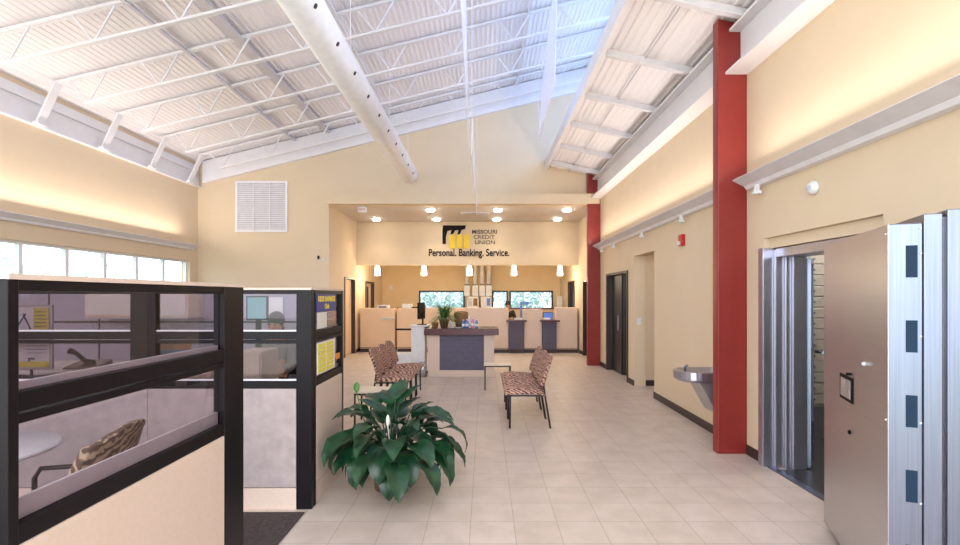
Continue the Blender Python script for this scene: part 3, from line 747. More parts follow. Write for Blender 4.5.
t = thing('desk_phone', 'dark grey desk phone with raised handset on the white worktop', 'phone', (-3.72, 4.45, .935))
MB().prism([(4.34, .936), (4.58, .936), (4.58, 1.0), (4.34, .955)], 'x', -3.82, -3.55).build('phone_body', 'steel_dark', t, .006)
MB().tube([(-3.86, 4.46, 1.09), (-3.80, 4.46, 1.07), (-3.72, 4.46, 1.00), (-3.64, 4.46, .975)], [.028, .018, .02, .03], 10).build('handset', 'ink_black', t)
# easel poster
t = thing('easel_poster', 'framed poster with yellow corner on a stand, behind the glass at left', 'poster', (-3.72, 3.78, 0))
xa, xb = -3.80, -3.41
MB().box(xa, xb, 3.78, 3.80, 1.02, 1.53).build('poster_frame', 'metal_silver', t, .004)
MB().box(xa + .02, xb - .02, 3.776, 3.779, 1.04, 1.51).build('poster_sheet', 'paper', t)
MB().box(-3.55, xb - .022, 3.772, 3.775, 1.34, 1.505).box(xa + .02, xb - .02, 3.772, 3.775, 1.042, 1.085).build('yellow_print', 'paper_yellow', t)
mb = MB().bar((-3.69, 3.773, 1.33), (-3.61, 3.773, 1.46), .02, .003).bar((-3.63, 3.773, 1.46), (-3.57, 3.773, 1.34), .015, .003)
for i in range(5): mb.box(-3.54, -3.45, 3.769, 3.7715, 1.36 + i * .028, 1.366 + i * .028)
for i in range(4): mb.box(-3.61, -3.45, 3.773, 3.7755, 1.15 + i * .028, 1.154 + i * .028)
mb.box(-3.59, -3.54, 3.771, 3.7755, 1.10, 1.115).box(-3.59, -3.58, 3.771, 3.7755, 1.085, 1.10)
mb.build('dark_print', 'sign_blue', t)
MB().tube([(-3.82, 3.79, 1.02), (-3.82, 3.79, 0)], .010, 8).tube([(-3.58, 3.79, 1.02), (-3.58, 3.79, 0)], .010, 8).box(-3.84, -3.80, 3.70, 3.88, 0, .015).box(-3.60, -3.56, 3.70, 3.88, 0, .015).build('stand', 'ink_black', t)
# low cabinet with tissue box
t = thing('low_cabinet', 'cream low cabinet behind the glass carrying an orange box', 'cabinet', (-2.30, 3.92, 0))
MB().box(-2.72, -2.10, 3.72, 4.12, 0, 1.06).build('body', 'panel_cream', t, .005); MB().box(-2.74, -2.08, 3.70, 4.14, 1.06, 1.085).build('top', 'pot_white', t, .004)
MB().box(-2.70, -2.35, 3.708, 3.72, .05, 1.03).build('door', 'panel_cream', t); MB().box(-2.33, -2.12, 3.708, 3.72, .05, 1.03).build('door', 'panel_cream', t)
t = thing('tissue_box', 'orange and blue patterned tissue box on the cream low cabinet', 'tissue box', (-2.50, 3.86, 1.086))
MB().box(-2.62, -2.38, 3.80, 3.92, 1.0855, 1.17).build('box', 'bottle_blue', t, .004)
mb = MB()
for i in range(7):
    a_ = i * .034 - .11; mb.prism([(-2.50 + a_ - .02, 1.17), (-2.50 + a_ + .02, 1.17), (-2.50 + a_ + .028, 1.225 + .012 * (i % 3)), (-2.50 + a_ - .01, 1.24 - .014 * (i % 2))], 'y', 3.84 + .004 * i, 3.87 + .004 * i)
mb.build('tissue', 'orange', t)
for k, (x, y, w_, m_) in enumerate(((-2.24, 3.86, .13, 'paper'), (-2.135, 3.80, .06, 'basket'))):
    tag(MB().box(x - w_ / 2, x + w_ / 2, y - .05, y + .05, 1.0855, 1.12).build('desk_tray' if k == 0 else 'card_box', m_, None, .003), ['white paper stack on the cream low cabinet beside the tissue box', 'small brown card box at the right end of the cream low cabinet'][k], ['paper stack', 'box'][k])

# blue club sign and notes on short partition (faces +X)
xs = -1.325 + .031
t = thing('club_sign', 'blue sign with yellow lettering on the short glass partition', 'sign', (xs, 4.0, 1.46))
MB().box(xs, xs + .006, 3.68, 4.14, 1.475, 1.615).build('sign_board', 'sign_blue', t)
text('KIDS SAVINGS', .058, 'sign_yellow', (xs + .0075, 3.91, 1.575), (R(90), 0, R(90)), t, .001, width=.41, bold=.002)
text('Club', .055, 'sign_yellow', (xs + .0075, 3.91, 1.515), (R(90), 0, R(90)), t, .001, bold=.001)
t = thing('notice_sheet', 'pale printed notice under the blue club sign', 'notice', (xs, 3.85, 1.34))
MB().box(xs, xs + .002, 3.70, 3.92, 1.345, 1.470).build('sheet', 'pot_white', t)
t = thing('note_board', 'sheet of rows of yellow notes on the lower glass of the short partition', 'notices', (xs, 3.9, .98))
MB().box(xs, xs + .002, 3.69, 4.13, .99, 1.235).build('backing_sheet', 'paper', t)
for i in range(2):
    for j in range(7):
        MB().box(xs + .002, xs + .006, 3.705 + i * .20, 3.885 + i * .20, 1.000 + j * .033, 1.026 + j * .033).build('yellow_note', 'paper_yellow', t)
tag(MB().box(xs, xs + .006, 4.16, 4.26, 1.05, 1.10).build('orange_card', 'orange'), 'small orange card beside the yellow notes', 'card')

# monitor and seated person behind the second partition
def monitor(label, x, y, z, wd, ht, rz, m='screen', lift=.12):
    t = thing('monitor', label, 'monitor', (x, y, z), rz, local=True)
    MB().box(-wd / 2, wd / 2, -.01, .03, lift, lift + ht).build('bezel', 'ink_black', t, .004)
    MB().box(-wd / 2 + .015, wd / 2 - .015, -.013, -.0101, lift + .015, lift + ht - .015).build('screen', m, t)
    MB().box(-.025, .025, .03, .05, .005, lift + .13).box(-.11, .11, -.05, .11, 0, .012).build('stand', 'ink_black', t)
    return t
t = thing('computer_desk', 'white desk inside the second cubicle holding the monitor', 'desk', (-2.1, 4.8, 0))
MB().box(-2.55, -1.60, 4.45, 4.95, .71, .74).build('top', 'pot_white', t, .006)
for a_ in (-2.53, -1.66): MB().box(a_, a_ + .04, 4.5, 4.9, 0, .71).build('side_panel', 'panel_cream', t)
monitor('black monitor with teal screen on the white desk in the second cubicle', -2.24, 4.72, .741, .20, .24, R(8), lift=.62)

t = thing('pedestal_cabinet', 'narrow cream cabinet behind the lower glass of the second partition', 'cabinet', (-1.95, 4.1, 0))
MB().box(-2.06, -1.84, 3.95, 4.28, 0, 1.14).build('body', 'panel_cream', t, .005)
MB().box(-2.05, -1.85, 3.935, 3.95, .05, 1.12).build('door', 'panel_cream', t, .003)

def skin_body(name, verts, edges, rad, m, parent, sub=2):
    me = bpy.data.meshes.new(name); off = ORG.get(parent.name, Vector()) if parent else Vector()
    me.from_pydata([Vector(v) - off for v in verts], edges, []); me.update()
    o = bpy.data.objects.new(name, me); col.objects.link(o)
    if parent: o.parent = parent
    md = o.modifiers.new('skin', 'SKIN'); sv = me.skin_vertices[0].data
    for i, r_ in enumerate(rad):
        r_ = r_ if isinstance(r_, tuple) else (r_, r_); sv[i].radius = r_
    sv[0].use_root = True
    ss = o.modifiers.new('sub', 'SUBSURF'); ss.levels = sub; ss.render_levels = sub
    me.materials.append(M[m])
    dg = bpy.context.evaluated_depsgraph_get(); bpy.context.view_layer.update()
    ev = bpy.data.meshes.new_from_object(o.evaluated_get(dg)); o.modifiers.clear(); o.data = ev
    for p in ev.polygons: p.use_smooth = True
    ev.materials.clear(); ev.materials.append(M[m])
    return o
def seated_person(label, x, y, zs, rz, shirt):
    """zs = seat height"""
    t = thing('person', label, 'person', (x, y, 0), rz, local=True)
    z = zs
    V = [(0, 0, z + .10), (0, -.01, z + .28), (0, .0, z + .46), (0, 0, z + .56), (0, -.01, z + .62), (0, -.03, z + .69), (0, -.035, z + .76),
         (-.17, 0, z + .50), (-.22, -.10, z + .28), (-.18, -.30, z + .24), (.17, 0, z + .50), (.22, -.10, z + .28), (.18, -.30, z + .24),
         (-.10, -.15, z + .07), (-.11, -.45, z + .07), (-.11, -.45, z - .25), (-.11, -.43, .06), (-.11, -.56, .04),
         (.10, -.15, z + .07), (.11, -.45, z + .07), (.11, -.45, z - .25), (.11, -.43, .06), (.11, -.56, .04),
         (-.15, -.38, z + .25), (.15, -.38, z + .25)]
    E = [(0, 1), (1, 2), (2, 3), (3, 4), (4, 5), (5, 6), (2, 7), (7, 8), (8, 9), (9, 23), (2, 10), (10, 11), (11, 12), (12, 24), (0, 13), (13, 14), (14, 15), (15, 16), (16, 17), (0, 18), (18, 19), (19, 20), (20, 21), (21, 22)]
    rad = [(.15, .11), (.13, .10), (.14, .10), .055, .055, (.078, .09), (.075, .085), .06, .045, .036, .06, .045, .036, .085, .06, .05, .035, .03, .085, .06, .05, .035, .03, .03, .03]
    body = skin_body('body', V, E, rad, 'skin', t)
    # clothing: slightly larger shirt and trousers
    n_ = [0, 1, 2, 7, 8, 9, 10, 11, 12]; mp = {a: i for i, a in enumerate(n_)}
    Es = [(mp[a], mp[b]) for a, b in E if a in mp and b in mp]
    def big(r_, k): return tuple(q + k for q in r_) if isinstance(r_, tuple) else r_ + k
    skin_body('shirt', [V[i] for i in n_], Es, [big(rad[i], .012) for i in n_], shirt, t)
    n_ = [0, 13, 14, 15, 16, 18, 19, 20, 21]; mp = {a: i for i, a in enumerate(n_)}
    Es = [(mp[a], mp[b]) for a, b in E if a in mp and b in mp]
    skin_body('trousers', [V[i] for i in n_], Es, [big(rad[i], .012) for i in n_], 'cloth_black', t)
    MB().ball((0, -.005, z + .755), .10, (.88, 1.0, 1.0), 3).ball((0, .04, z + .68), .075, (.95, .7, 1.2), 2).build('hair', 'hair', t)
    mb = MB()
    for s in (-1, 1): mb.ball((s * .032, -.112, z + .715), .009, sub=1)
    mb.build('eyes', 'ink_black', t)
    MB().prism([(-.115, z + .70), (-.135, z + .668), (-.105, z + .665)], 'x', -.012, .012).build('nose', 'skin', t)
    MB().box(-.022, .022, -.112, -.104, z + .636, z + .643).build('mouth', 'red', t)
    for s in (-1, 1):
        MB().ball((s * .085, -.015, z + .70), .022, (.4, .8, 1.2), 1).build('ear', 'skin', t)
        # hand: palm with five fingers
        hx, hy, hz = s * .14, -.41, z + .25
        VV = [(hx, hy + .03, hz), (hx - s * .01, hy - .05, hz)]; EE = [(0, 1)]; RR = [(.028, .016), (.034, .014)]
        for fi in range(4):
            bx = hx - s * .01 + (fi - 1.5) * .018; L = (.055, .07, .075, .06)[fi]
            i0 = len(VV); VV += [(bx, hy - .06, hz), (bx, hy - .06 - L * .6, hz - .008), (bx, hy - .06 - L, hz - .022)]
            EE += [(1, i0), (i0, i0 + 1), (i0 + 1, i0 + 2)]; RR += [.009, .008, .007]
        i0 = len(VV); VV += [(hx - s * .045, hy - .02, hz), (hx - s * .06, hy - .055, hz - .01)]; EE += [(0, i0), (i0, i0 + 1)]; RR += [.011, .008]
        skin_body('hand', VV, EE, RR, 'skin', t, 1)
    return t
def stool_chair(label, x, y, zs, rz, back=True):
    t = thing('office_chair', label, 'chair', (x, y, 0), rz, local=True)
    MB().box(-.23, .23, -.22, .22, zs - .06, zs).build('seat', 'cloth_black', t, .025)
    MB().tube([(0, 0, .08), (0, 0, zs - .06)], .025, 10).build('gas_post', 'ink_black', t)
    mb = MB()
    for k in range(5):
        a = k * 2 * math.pi / 5; mb.bar((0, 0, .09), (.27 * math.cos(a), .27 * math.sin(a), .06), .035, .03); mb.ball((.27 * math.cos(a), .27 * math.sin(a), .03), .03, sub=1)
    mb.build('star_base', 'ink_black', t)
    MB().box(-.2, .2, .22, .25, zs + .12, zs + .5).build('backrest', 'cloth_black', t, .02)
    MB().bar((0, .2, zs - .03), (0, .24, zs + .2), .05, .015).build('back_bar', 'ink_black', t)
    return t
stool_chair('black office chair under the person in the second cubicle', -2.28, 5.28, .58, R(0))
seated_person('dark-haired person in grey shirt, seated in the second cubicle behind glass', -2.28, 5.25, .58, R(0), 'cloth_gray')

# tub chair and round white table inside near cubicle
t = thing('round_table', 'small round white table at the left edge behind the glass', 'table', (-2.88, 2.66, 0))
MB().lathe([(.001, .715), (.40, .715), (.41, .73), (.40, .742), (.001, .742)], (-2.88, 2.66, 0), 40).build('tabletop', 'white_plastic', t)
MB().lathe([(.25, .009), (.25, .02), (.035, .04), (.035, .70), (.10, .715)], (-2.88, 2.66, 0), 24).build('pedestal', 'ink_black', t)
def armchair(label, x, y, rz):
    t = thing('guest_chair', label, 'chair', (x, y, 0.008), rz, local=True)
    # faces local -y ; curved back
    mb = MB(); rows = []
    for j in range(9):
        v = j / 8; z = .40 + v * .56
        wv_ = .25 * (1 - .30 * max(0, v - .55) / .45 * max(0, v - .3)) * (1 if v < .9 else .92)
        row = []
        for i in range(11):
            u = i / 10 * 2 - 1; xx = u * wv_; yy = .20 + .20 * v - .08 * u * u * (1 - .2 * v)
            row.append((xx, yy, z - (.06 * u * u if v > .9 else 0)))
        rows.append(row)
    F = [[mb.b.verts.new(p) for p in r_] for r_ in rows]; Bk = [[mb.b.verts.new((p[0], p[1] + .045, p[2])) for p in r_] for r_ in rows]
    for j in range(8):
        for i in range(10):
            f1 = mb.b.faces.new((F[j][i], F[j][i + 1], F[j + 1][i + 1], F[j + 1][i])); f2 = mb.b.faces.new((Bk[j][i], Bk[j + 1][i], Bk[j + 1][i + 1], Bk[j][i + 1])); f1.smooth = f2.smooth = True
    for j in range(8):
        for i in (0, 10): mb.b.faces.new((F[j][i], F[j + 1][i], Bk[j + 1][i], Bk[j][i]))
    for i in range(10):
        for j in (0, 8): mb.b.faces.new((F[j][i], F[j][i + 1], Bk[j][i + 1], Bk[j][i]))
    mb.build('backrest', 'chair_olive', t, .01)
    MB().box(-.25, .25, -.25, .22, .40, .47).build('seat', 'chair_olive', t, .03)
    for s in (-1, 1):
        MB().tube([(s * .27, -.22, 0), (s * .27, -.22, .60), (s * .27, -.19, .65), (s * .27, .10, .66), (s * .26, .22, .62)], .013, 8).build('arm', 'chair_metal', t)
        MB().tube([(s * .24, .20, .40), (s * .25, .30, 0)], .013, 8).build('leg', 'chair_metal', t)
        MB().tube([(s * .24, -.20, .41), (s * .27, -.22, .41)], .012, 8).build('seat_bracket', 'chair_metal', t)
    return t
armchair('olive patterned guest chair behind the lower glass of the nearest partition', -2.20, 2.38, R(-82))

# ------------------------------------------------------------------ waiting chairs
def waiting_chair():
    t = thing('waiting_chair', 'x', 'chair', (0, 0, 0), 0, group='patterned waiting chairs', local=True)
    # local: faces -x, width along y (-.225..+.225)
    mb = MB(); prof = [(-.02, .455), (.02, .475), (.12, .482), (.26, .475), (.40, .462), (.46, .455), (.46, .405), (.30, .400), (.05, .40), (-.03, .415), (-.04, .435)]
    ny = 13; rows = []
    for j in range(ny):
        v = j / (ny - 1) * 2 - 1; yy = v * .232; k = -.055 * v ** 4
        rows.append([mb.b.verts.new((x_, yy, z_ + (k if z_ > .44 else -k * .25))) for x_, z_ in prof])
    for A, B in zip(rows, rows[1:]):
        for i in range(len(prof)): f = mb.b.faces.new((A[i], A[(i + 1) % len(prof)], B[(i + 1) % len(prof)], B[i])); f.smooth = True
    mb.b.faces.new(rows[0]); mb.b.faces.new(rows[-1][::-1])
    mb.build('seat', 'chair_fabric', t, .006)
    mb = MB(); F = []; K = []
    for j in range(9):
        v = j / 8; z_ = .475 + v * .385; xc = .42 + .07 * v + .045 * v * v
        wv_ = .215 + .03 * math.sin(v * 2.4)
        fr = []; bk = []
        for i in range(9):
            u = i / 8 * 2 - 1
            zz = z_ - (.055 * abs(u) ** 3 * v * v) + (.02 * u * u if v < .15 else 0)
            fr.append(mb.b.verts.new((xc - .03 * u * u, u * wv_, zz))); bk.append(mb.b.verts.new((xc + .05 - .03 * u * u - .012 * v, u * wv_, zz)))
        F.append(fr); K.append(bk)
    for j in range(8):
        for i in range(8):
            f1 = mb.b.faces.new((F[j][i], F[j][i + 1], F[j + 1][i + 1], F[j + 1][i])); f2 = mb.b.faces.new((K[j][i], K[j + 1][i], K[j + 1][i + 1], K[j][i + 1])); f1.smooth = f2.smooth = True
    for j in range(8):
        for i in (0, 8): mb.b.faces.new((F[j][i], F[j + 1][i], K[j + 1][i], K[j][i]))
    for i in range(8):
        for j in (0, 8): mb.b.faces.new((F[j][i], F[j][i + 1], K[j][i + 1], K[j][i]))
    mb.build('backrest', 'chair_fabric', t, .012)
    for s in (-1, 1):
        MB().tube([(.035, s * .215, .405), (.03, s * .215, 0)], .012, 8).build('leg', 'chair_metal', t)
        MB().tube([(.44, s * .215, .52), (.455, s * .215, .40), (.52, s * .22, 0)], .012, 8).build('leg', 'chair_metal', t)
    MB().bar((.03, -.215, .395), (.03, .215, .395), .02).bar((.45, -.215, .395), (.45, .215, .395), .02).bar((.03, -.215, .395), (.45, -.215, .395), .02).bar((.03, .215, .395), (.45, .215, .395), .02).build('seat_frame', 'chair_metal', t)
    return t
proto = waiting_chair()
rl = ['nearest the camera', 'the middle one', 'farthest from the camera']
n_ = 0
for k, y in enumerate((6.02, 6.53, 7.04)):
    c = proto if k == 0 else copy_tree(proto)
    c.location = (.27, y, 0); c['label'] = 'brown patterned waiting chair in the right-hand row, ' + rl[k]
for k, y in enumerate((6.87, 7.41, 7.95)):
    c = copy_tree(proto); c.location = (-1.07, y, 0); c.rotation_euler = (0, 0, math.pi); c['label'] = 'brown patterned waiting chair in the left-hand row, ' + rl[k]
def side_table(label, x0, x1, y0, y1, z):
    t = thing('side_table', label, 'table', ((x0 + x1) / 2, (y0 + y1) / 2, 0), group='small cream side tables')
    MB().box(x0, x1, y0, y1, z - .022, z).build('tabletop', 'tabletop', t, .005)
    for x in (x0 + .02, x1 - .02):
        for y in (y0 + .02, y1 - .02): MB().tube([(x, y, 0), (x, y, z - .022)], .012, 8).build('leg', 'chair_metal', t)
    MB().bar((x0 + .02, y0 + .02, z - .035), (x1 - .02, y0 + .02, z - .035), .02).bar((x0 + .02, y1 - .02, z - .035), (x1 - .02, y1 - .02, z - .035), .02).build('apron', 'chair_metal', t)
side_table('small cream side table with black legs beyond the right-hand chairs', -.02, .45, 8.15, 8.42, .435)
side_table('small cream side table behind the big plant, next to the left-hand chairs', -1.62, -1.12, 5.88, 6.24, .425)

# ------------------------------------------------------------------ welcome desk
t = thing('welcome_desk', 'cream welcome desk with dark wood top and slate blue front', 'desk', (-.46, 9.9, 0))
MB().box(-1.20, .27, 9.42, 10.25, .83, .955).build('counter_top', 'wood_top', t, .006)
MB().box(-1.13, -.90, 9.5, 10.15, 0, .83).box(-.02, .18, 9.5, 10.15, 0, .83).box(-.90, -.02, 9.5, 10.15, 0, .13).box(-.90, -.02, 9.56, 10.15, .13, .83).build('body', 'panel_cream', t, .004)
MB().box(-.90, -.02, 9.505, 9.558, .13, .83).build('front_panel', 'desk_blue', t)
mb = MB()
for i in range(1, 6): mb.box(-.90, -.02, 9.503, 9.506, .13 + i * .117 - .002, .13 + i * .117 + .002)
mb.build('panel_joints', 'desk_joint', t)
# spider plant
def blades(mb, c, n, L, spread, wd, zr):
    for i in range(n):
        a = random.uniform(0, 2 * math.pi); l = L * random.uniform(.6, 1); e = random.uniform(.2, 1.3); pts = []
        for k in range(7):
            s_ = k / 6; r_ = l * spread * s_ * math.cos(e * .7); z_ = zr + l * (math.sin(e) * s_ * 1.5 - .9 * s_ * s_)
            pts.append(Vector((c[0] + r_ * math.cos(a), c[1] + r_ * math.sin(a), max(c[2] + z_, c[2] - .05))))
        sd = Vector((-math.sin(a), math.cos(a), 0)); prev = None
        for k, p in enumerate(pts):
            w_ = wd * (1 - k / 6) + .001; cur = (mb.b.verts.new(p - sd * w_), mb.b.verts.new(p + sd * w_))
            if prev: mb.b.faces.new((prev[0], prev[1], cur[1], cur[0]))
            prev = cur
t = thing('spider_plant', 'green spider plant in a pot on the welcome desk', 'potted plant', (-.83, 9.75, .956))
MB().lathe([(.07, 0), (.10, .14), (.11, .17), (.095, .17), (.001, .15)], (-.83, 9.75, .956), 18).build('pot', 'pot_brown', t)
mb = MB(); blades(mb, (-.83, 9.75, 1.09), 230, .58, .85, .013, .05); mb.build('foliage', 'leaf_light', t)
for k, (x, m_, l_) in enumerate(((-1.0, 'basket', 'small tan flower pot at the left of the spider plant on the welcome desk'), (-.66, 'pot_white', 'small white pot right of the spider plant on the welcome desk'))):
    tag(MB().lathe([(.05, 0), (.07, .11), (.075, .12), (.06, .12), (.001, .1)], (x, 9.6, .956), 16).build('flower_pot', m_), l_, 'pot')
t = thing('wicker_basket', 'brown wicker basket beside the spider plant', 'basket', (-.50, 10.02, .956))
mb = MB().lathe([(.10, 0), (.14, .12), (.15, .30), (.135, .30), (.12, .1), (.001, .03)], (-.50, 10.02, .956), 18); mb.build('basket_body', 'basket', t)
mb = MB(); mb.tube([(-.50 + .13 * math.cos(a_), 10.02, .956 + .29 + .03 * math.sin(a_)) for a_ in [math.pi * i / 10 for i in range(11)]], .010, 6); mb.build('basket_handle', 'basket', t)
t = thing('paper_plate', 'flat white dish on the welcome desk in front of the basket', 'dish', (-.56, 9.55, .956))
MB().lathe([(.05, 0), (.09, .018), (.092, .022), (.05, .006), (.001, .006)], (-.54, 9.53, .956), 20).build('dish', 'white_plastic', t)
for k, (x, y, m_, h, l_) in enumerate(((-.43, 9.62, 'bottle_blue', .17, 'blue bottle, leftmost of the bottles on the welcome desk'), (-.36, 9.60, 'bottle_blue', .18, 'blue bottle, second from left on the welcome desk'), (-.32, 9.72, 'white_plastic', .24, 'white bottle standing tallest among the bottles on the desk'), (-.25, 9.62, 'pink', .21, 'pink bottle between the blue ones on the welcome desk'), (-.17, 9.6, 'bottle_blue', .18, 'blue bottle, rightmost on the welcome desk'))):
    t = thing('bottle', l_, 'bottle', (x, y, .956), group='bottles on the welcome desk')
    MB().lathe([(.030, 0), (.033, .01), (.033, h * .65), (.014, h * .82), (.013, h * .9), (.001, h * .9)], (x, y, .956), 14).build('body', m_, t)
    MB().lathe([(.016, h * .9), (.016, h), (.001, h)], (x, y, .956), 12).build('cap', 'white_plastic', t)
    MB().lathe([(.0335, h * .2), (.0345, h * .2), (.0345, h * .5), (.0335, h * .5)], (x, y, .956), 14).build('label_band', 'paper', t)
# white kiosk pedestal left of the desk
t = thing('kiosk_pedestal', 'pale grey pedestal with keyboard shelf left of the welcome desk', 'kiosk', (-1.42, 10.0, 0))
MB().box(-1.50, -1.22, 9.75, 10.15, .02, .98).build('column', 'white_plastic', t, .012)
MB().box(-1.85, -1.50, 9.80, 10.15, .02, .42).build('lower_cabinet', 'white_plastic', t, .012)
MB().box(-1.54, -1.16, 9.70, 10.2, .98, 1.005).build('top', 'white_plastic', t, .006)
MB().box(-1.82, -1.50, 9.78, 10.0, .90, .925).build('keyboard_shelf', 'ink_black', t, .004)
MB().box(-1.5, -1.2, 9.75, 10.15, 0, .02).build('plinth', 'ink_black', t)
monitor('thin black monitor seen edge-on above the grey pedestal', -1.33, 9.95, 1.006, .42, .34, R(-100))
t = thing('trash_bin', 'small grey bin on the floor between pedestal and welcome desk', 'bin', (-1.18, 9.6, 0))
MB().lathe([(.075, .001), (.09, .28), (.083, .28), (.07, .02), (.001, .02)], (-1.24, 9.52, 0), 16).build('bin_body', 'metal_silver', t)

# ------------------------------------------------------------------ teller counter
Yt = 13.5
def teller_block(label, x0, x1, y0, y1, h, m='cabinet_tan', cap=None):
    t = thing('teller_cabinet', label, 'cabinet', ((x0 + x1) / 2, (y0 + y1) / 2, 0), group='teller counter fronts')
    MB().box(x0, x1, y0, y1, .10, h).build('body', m, t, .006)
    MB().box(x0, x1, y0 + .0, y1, 0, .10).build('kick_strip', 'base_brown', t)
    MB().box(x0 + .001, x1 - .001, y0 - .004, y0, .12, .135).build('reveal', 'letter_brown', t)
    if cap: MB().box(x0 - .04, x1 + .04, y0 - .05, y1, h, h + .04).build('cap', cap, t, .004)
    return t
teller_block('wide cream counter front between the welcome desk and first station', -.55, .665, Yt, Yt + .45, 1.27, 'panel_cream')
teller_block('narrow cream counter front between the two dark teller stations', 1.10, 1.60, Yt, Yt + .45, 1.23, 'panel_cream')
teller_block('cream counter front right of the second dark station', 2.01, 2.60, Yt, Yt + .45, 1.27, 'panel_cream')
teller_block('tan counter front directly behind the welcome desk plant', -2.50, -.56, 13.7, 14.1, 1.25)
teller_block('leftmost tan counter front beside the alcove door', -3.56, -2.58, 13.7, 14.1, 1.25)
for k, (a, b) in enumerate(((.68, 1.085), (1.615, 2.0))):
    t = thing('teller_station', ['dark teller station with wood ledge, left one', 'dark teller station with wood ledge, right one'][k], 'teller station', ((a + b) / 2, Yt, 0), group='dark teller stations')
    MB().box(a, b, Yt - .08, Yt + .4, .11, .88).build('body', 'desk_blue', t)
    MB().box(a, b, Yt - .06, Yt + .4, 0, .11).build('kick_strip', 'base_brown', t)
    MB().box(a - .08, b + .08, Yt - .20, Yt + .0 - .001, .88, .93).box(a + .001, b - .001, Yt - .001, Yt + .45, .88, .93).build('ledge', 'wood_top', t, .004)
    mb = MB()
    for i in range(1, 5): mb.box(a, b, Yt - .083, Yt - .08, .11 + i * .154, .114 + i * .154)
    mb.build('panel_joints', 'desk_joint', t)
tag(MB().box(-3.0, -2.66, 13.69, 13.70 - .0005, .93, .97).box(-2.9, -2.55, 13.60, 13.695, .97, .99).build('small_ledge', 'white_plastic'), 'small white ledge on the tan counter at the seam', 'ledge')
# back counter at the far wall
t = thing('back_counter', 'long dark-topped counter under the far windows', 'counter', (-.5, 16.6, 0))
MB().box(-3.4, 2.55, 16.35, 16.97, .0, 1.16).build('body', 'cabinet_tan', t); MB().box(-3.45, 2.60, 16.30, 16.975, 1.16, 1.20).build('top', 'wood_top', t)
# machines between the windows
for k, (x, wd, l_) in enumerate(((-.42, .40, 'grey teller machine under the vertical pipes, left one'), (.04, .36, 'patterned white teller machine under the vertical pipes, right one'))):
    t = thing('tube_machine', l_, 'machine', (x, 16.55, 1.201), group='machines under the vertical pipes')
    MB().box(x - wd / 2, x + wd / 2, 16.40, 16.70, 1.2005, 1.58).build('housing', 'white_plastic', t, .01)
    MB().box(x - wd / 2 + .04, x - .02, 16.395, 16.40, 1.27, 1.52).build('panel', 'cove_gray' if k == 0 else 'paper', t)
    MB().box(x + .02, x + wd / 2 - .04, 16.395, 16.40, 1.27, 1.52).build('panel', 'basket' if k == 0 else 'bottle_blue', t)
for k, xp in enumerate((467, 475.3, 482, 488.8)):
    Y = 16.6; X = (xp - 485) / 480 * Y
    t = thing('tube_pipe', 'vertical cream transport pipe above the machines, ' + ['leftmost', 'second from left', 'third from left', 'rightmost'][k], 'pipe', (X, Y, 1.6), group='vertical transport pipes')
    MB().tube([(X, Y, 1.97), (X, Y, 2.899)], .072, 16).build('pipe', 'pot_white', t)
    MB().box(X - .10, X + .10, Y - .1, Y + .1, 1.60, 1.97).build('pipe_box', 'paper', t, .01)
    MB().tube([(X, Y, 1.971), (X, Y, 2.0)], .085, 16).build('collar', 'letter_brown', t)
# counter clutter
t = thing('printer', 'white desktop printer on the leftmost tan counter', 'printer', (-2.95, 13.9, 1.251))
MB().box(-3.1, -2.78, 13.75, 14.05, 1.2505, 1.34).build('body', 'white_plastic', t, .012); MB().box(-3.05, -2.83, 13.74, 13.75, 1.27, 1.30).build('paper_slot', 'ink_black', t)
t = thing('document_tray', 'white and dark paper trays on the tan counter beside the printer', 'tray', (-2.2, 13.9, 1.251))
MB().box(-2.38, -2.12, 13.78, 14.02, 1.2505, 1.37).build('paper_stack', 'paper', t, .01); MB().box(-2.10, -1.80, 13.78, 14.02, 1.2505, 1.29).build('dark_tray', 'base_brown', t, .004)
t = thing('calculator_stand', 'blue-framed display stand behind the left teller station', 'stand', (1.12, 14.2, .9))
MB().box(.95, 2.5, 14.0, 14.4, .70, .74).build('shelf', 'wood_top', t)
for a_ in (.97, 2.44): MB().box(a_, a_ + .04, 14.05, 14.35, 0, .70).build('leg_panel', 'panel_cream', t)
MB().box(1.04, 1.10, 14.2, 14.25, .74, 1.42).box(1.10, 1.30, 14.2, 14.25, 1.34, 1.44).build('sign_frame', 'bottle_blue', t)
monitor('dark monitor on the shelf behind the right teller station', 1.86, 14.2, .741, .30, .26, R(0), 'screen_blue')
monitor('second dark monitor near the window frame behind the right teller station', 2.22, 14.22, .741, .26, .30, R(0), 'screen_blue')
t = thing('paper_pile', 'pile of white papers on the left station ledge', 'papers', (.98, 13.6, .93))
MB().box(.84, 1.06, 13.55, 13.80, .9305, .975).build('sheets', 'paper', t, .003)
t = thing('paper_pile', 'pile of white papers on the right station ledge', 'papers', (1.75, 13.6, .93))
MB().box(1.64, 1.84, 13.55, 13.80, .9305, .975).build('sheets', 'paper', t, .003)
stool_chair('black teller stool under the seated teller', .62, 15.1, .58, R(0))
seated_person('dark-haired teller in black top, seated behind the left teller station', .72, 15.1, .60, R(0), 'cloth_black')
t = thing('coat_hooks', 'small white thermostat on the far wall left of the window', 'thermostat', (-3.3, 16.98, 1.8))
MB().box(-3.38, -3.28, 16.96, 16.999, 1.82, 1.96).build('body', 'white_plastic', t, .005)
# far right cabinet items by door
tag(MB().box(2.44, 2.60, 16.1, 16.28, 1.27, 1.6).box(2.44, 2.6, 16.1, 16.28, 0, 1.27).build('tall_cabinet', 'pot_white', None, .01), 'slim pale cabinet in the far right corner beside the door', 'cabinet')

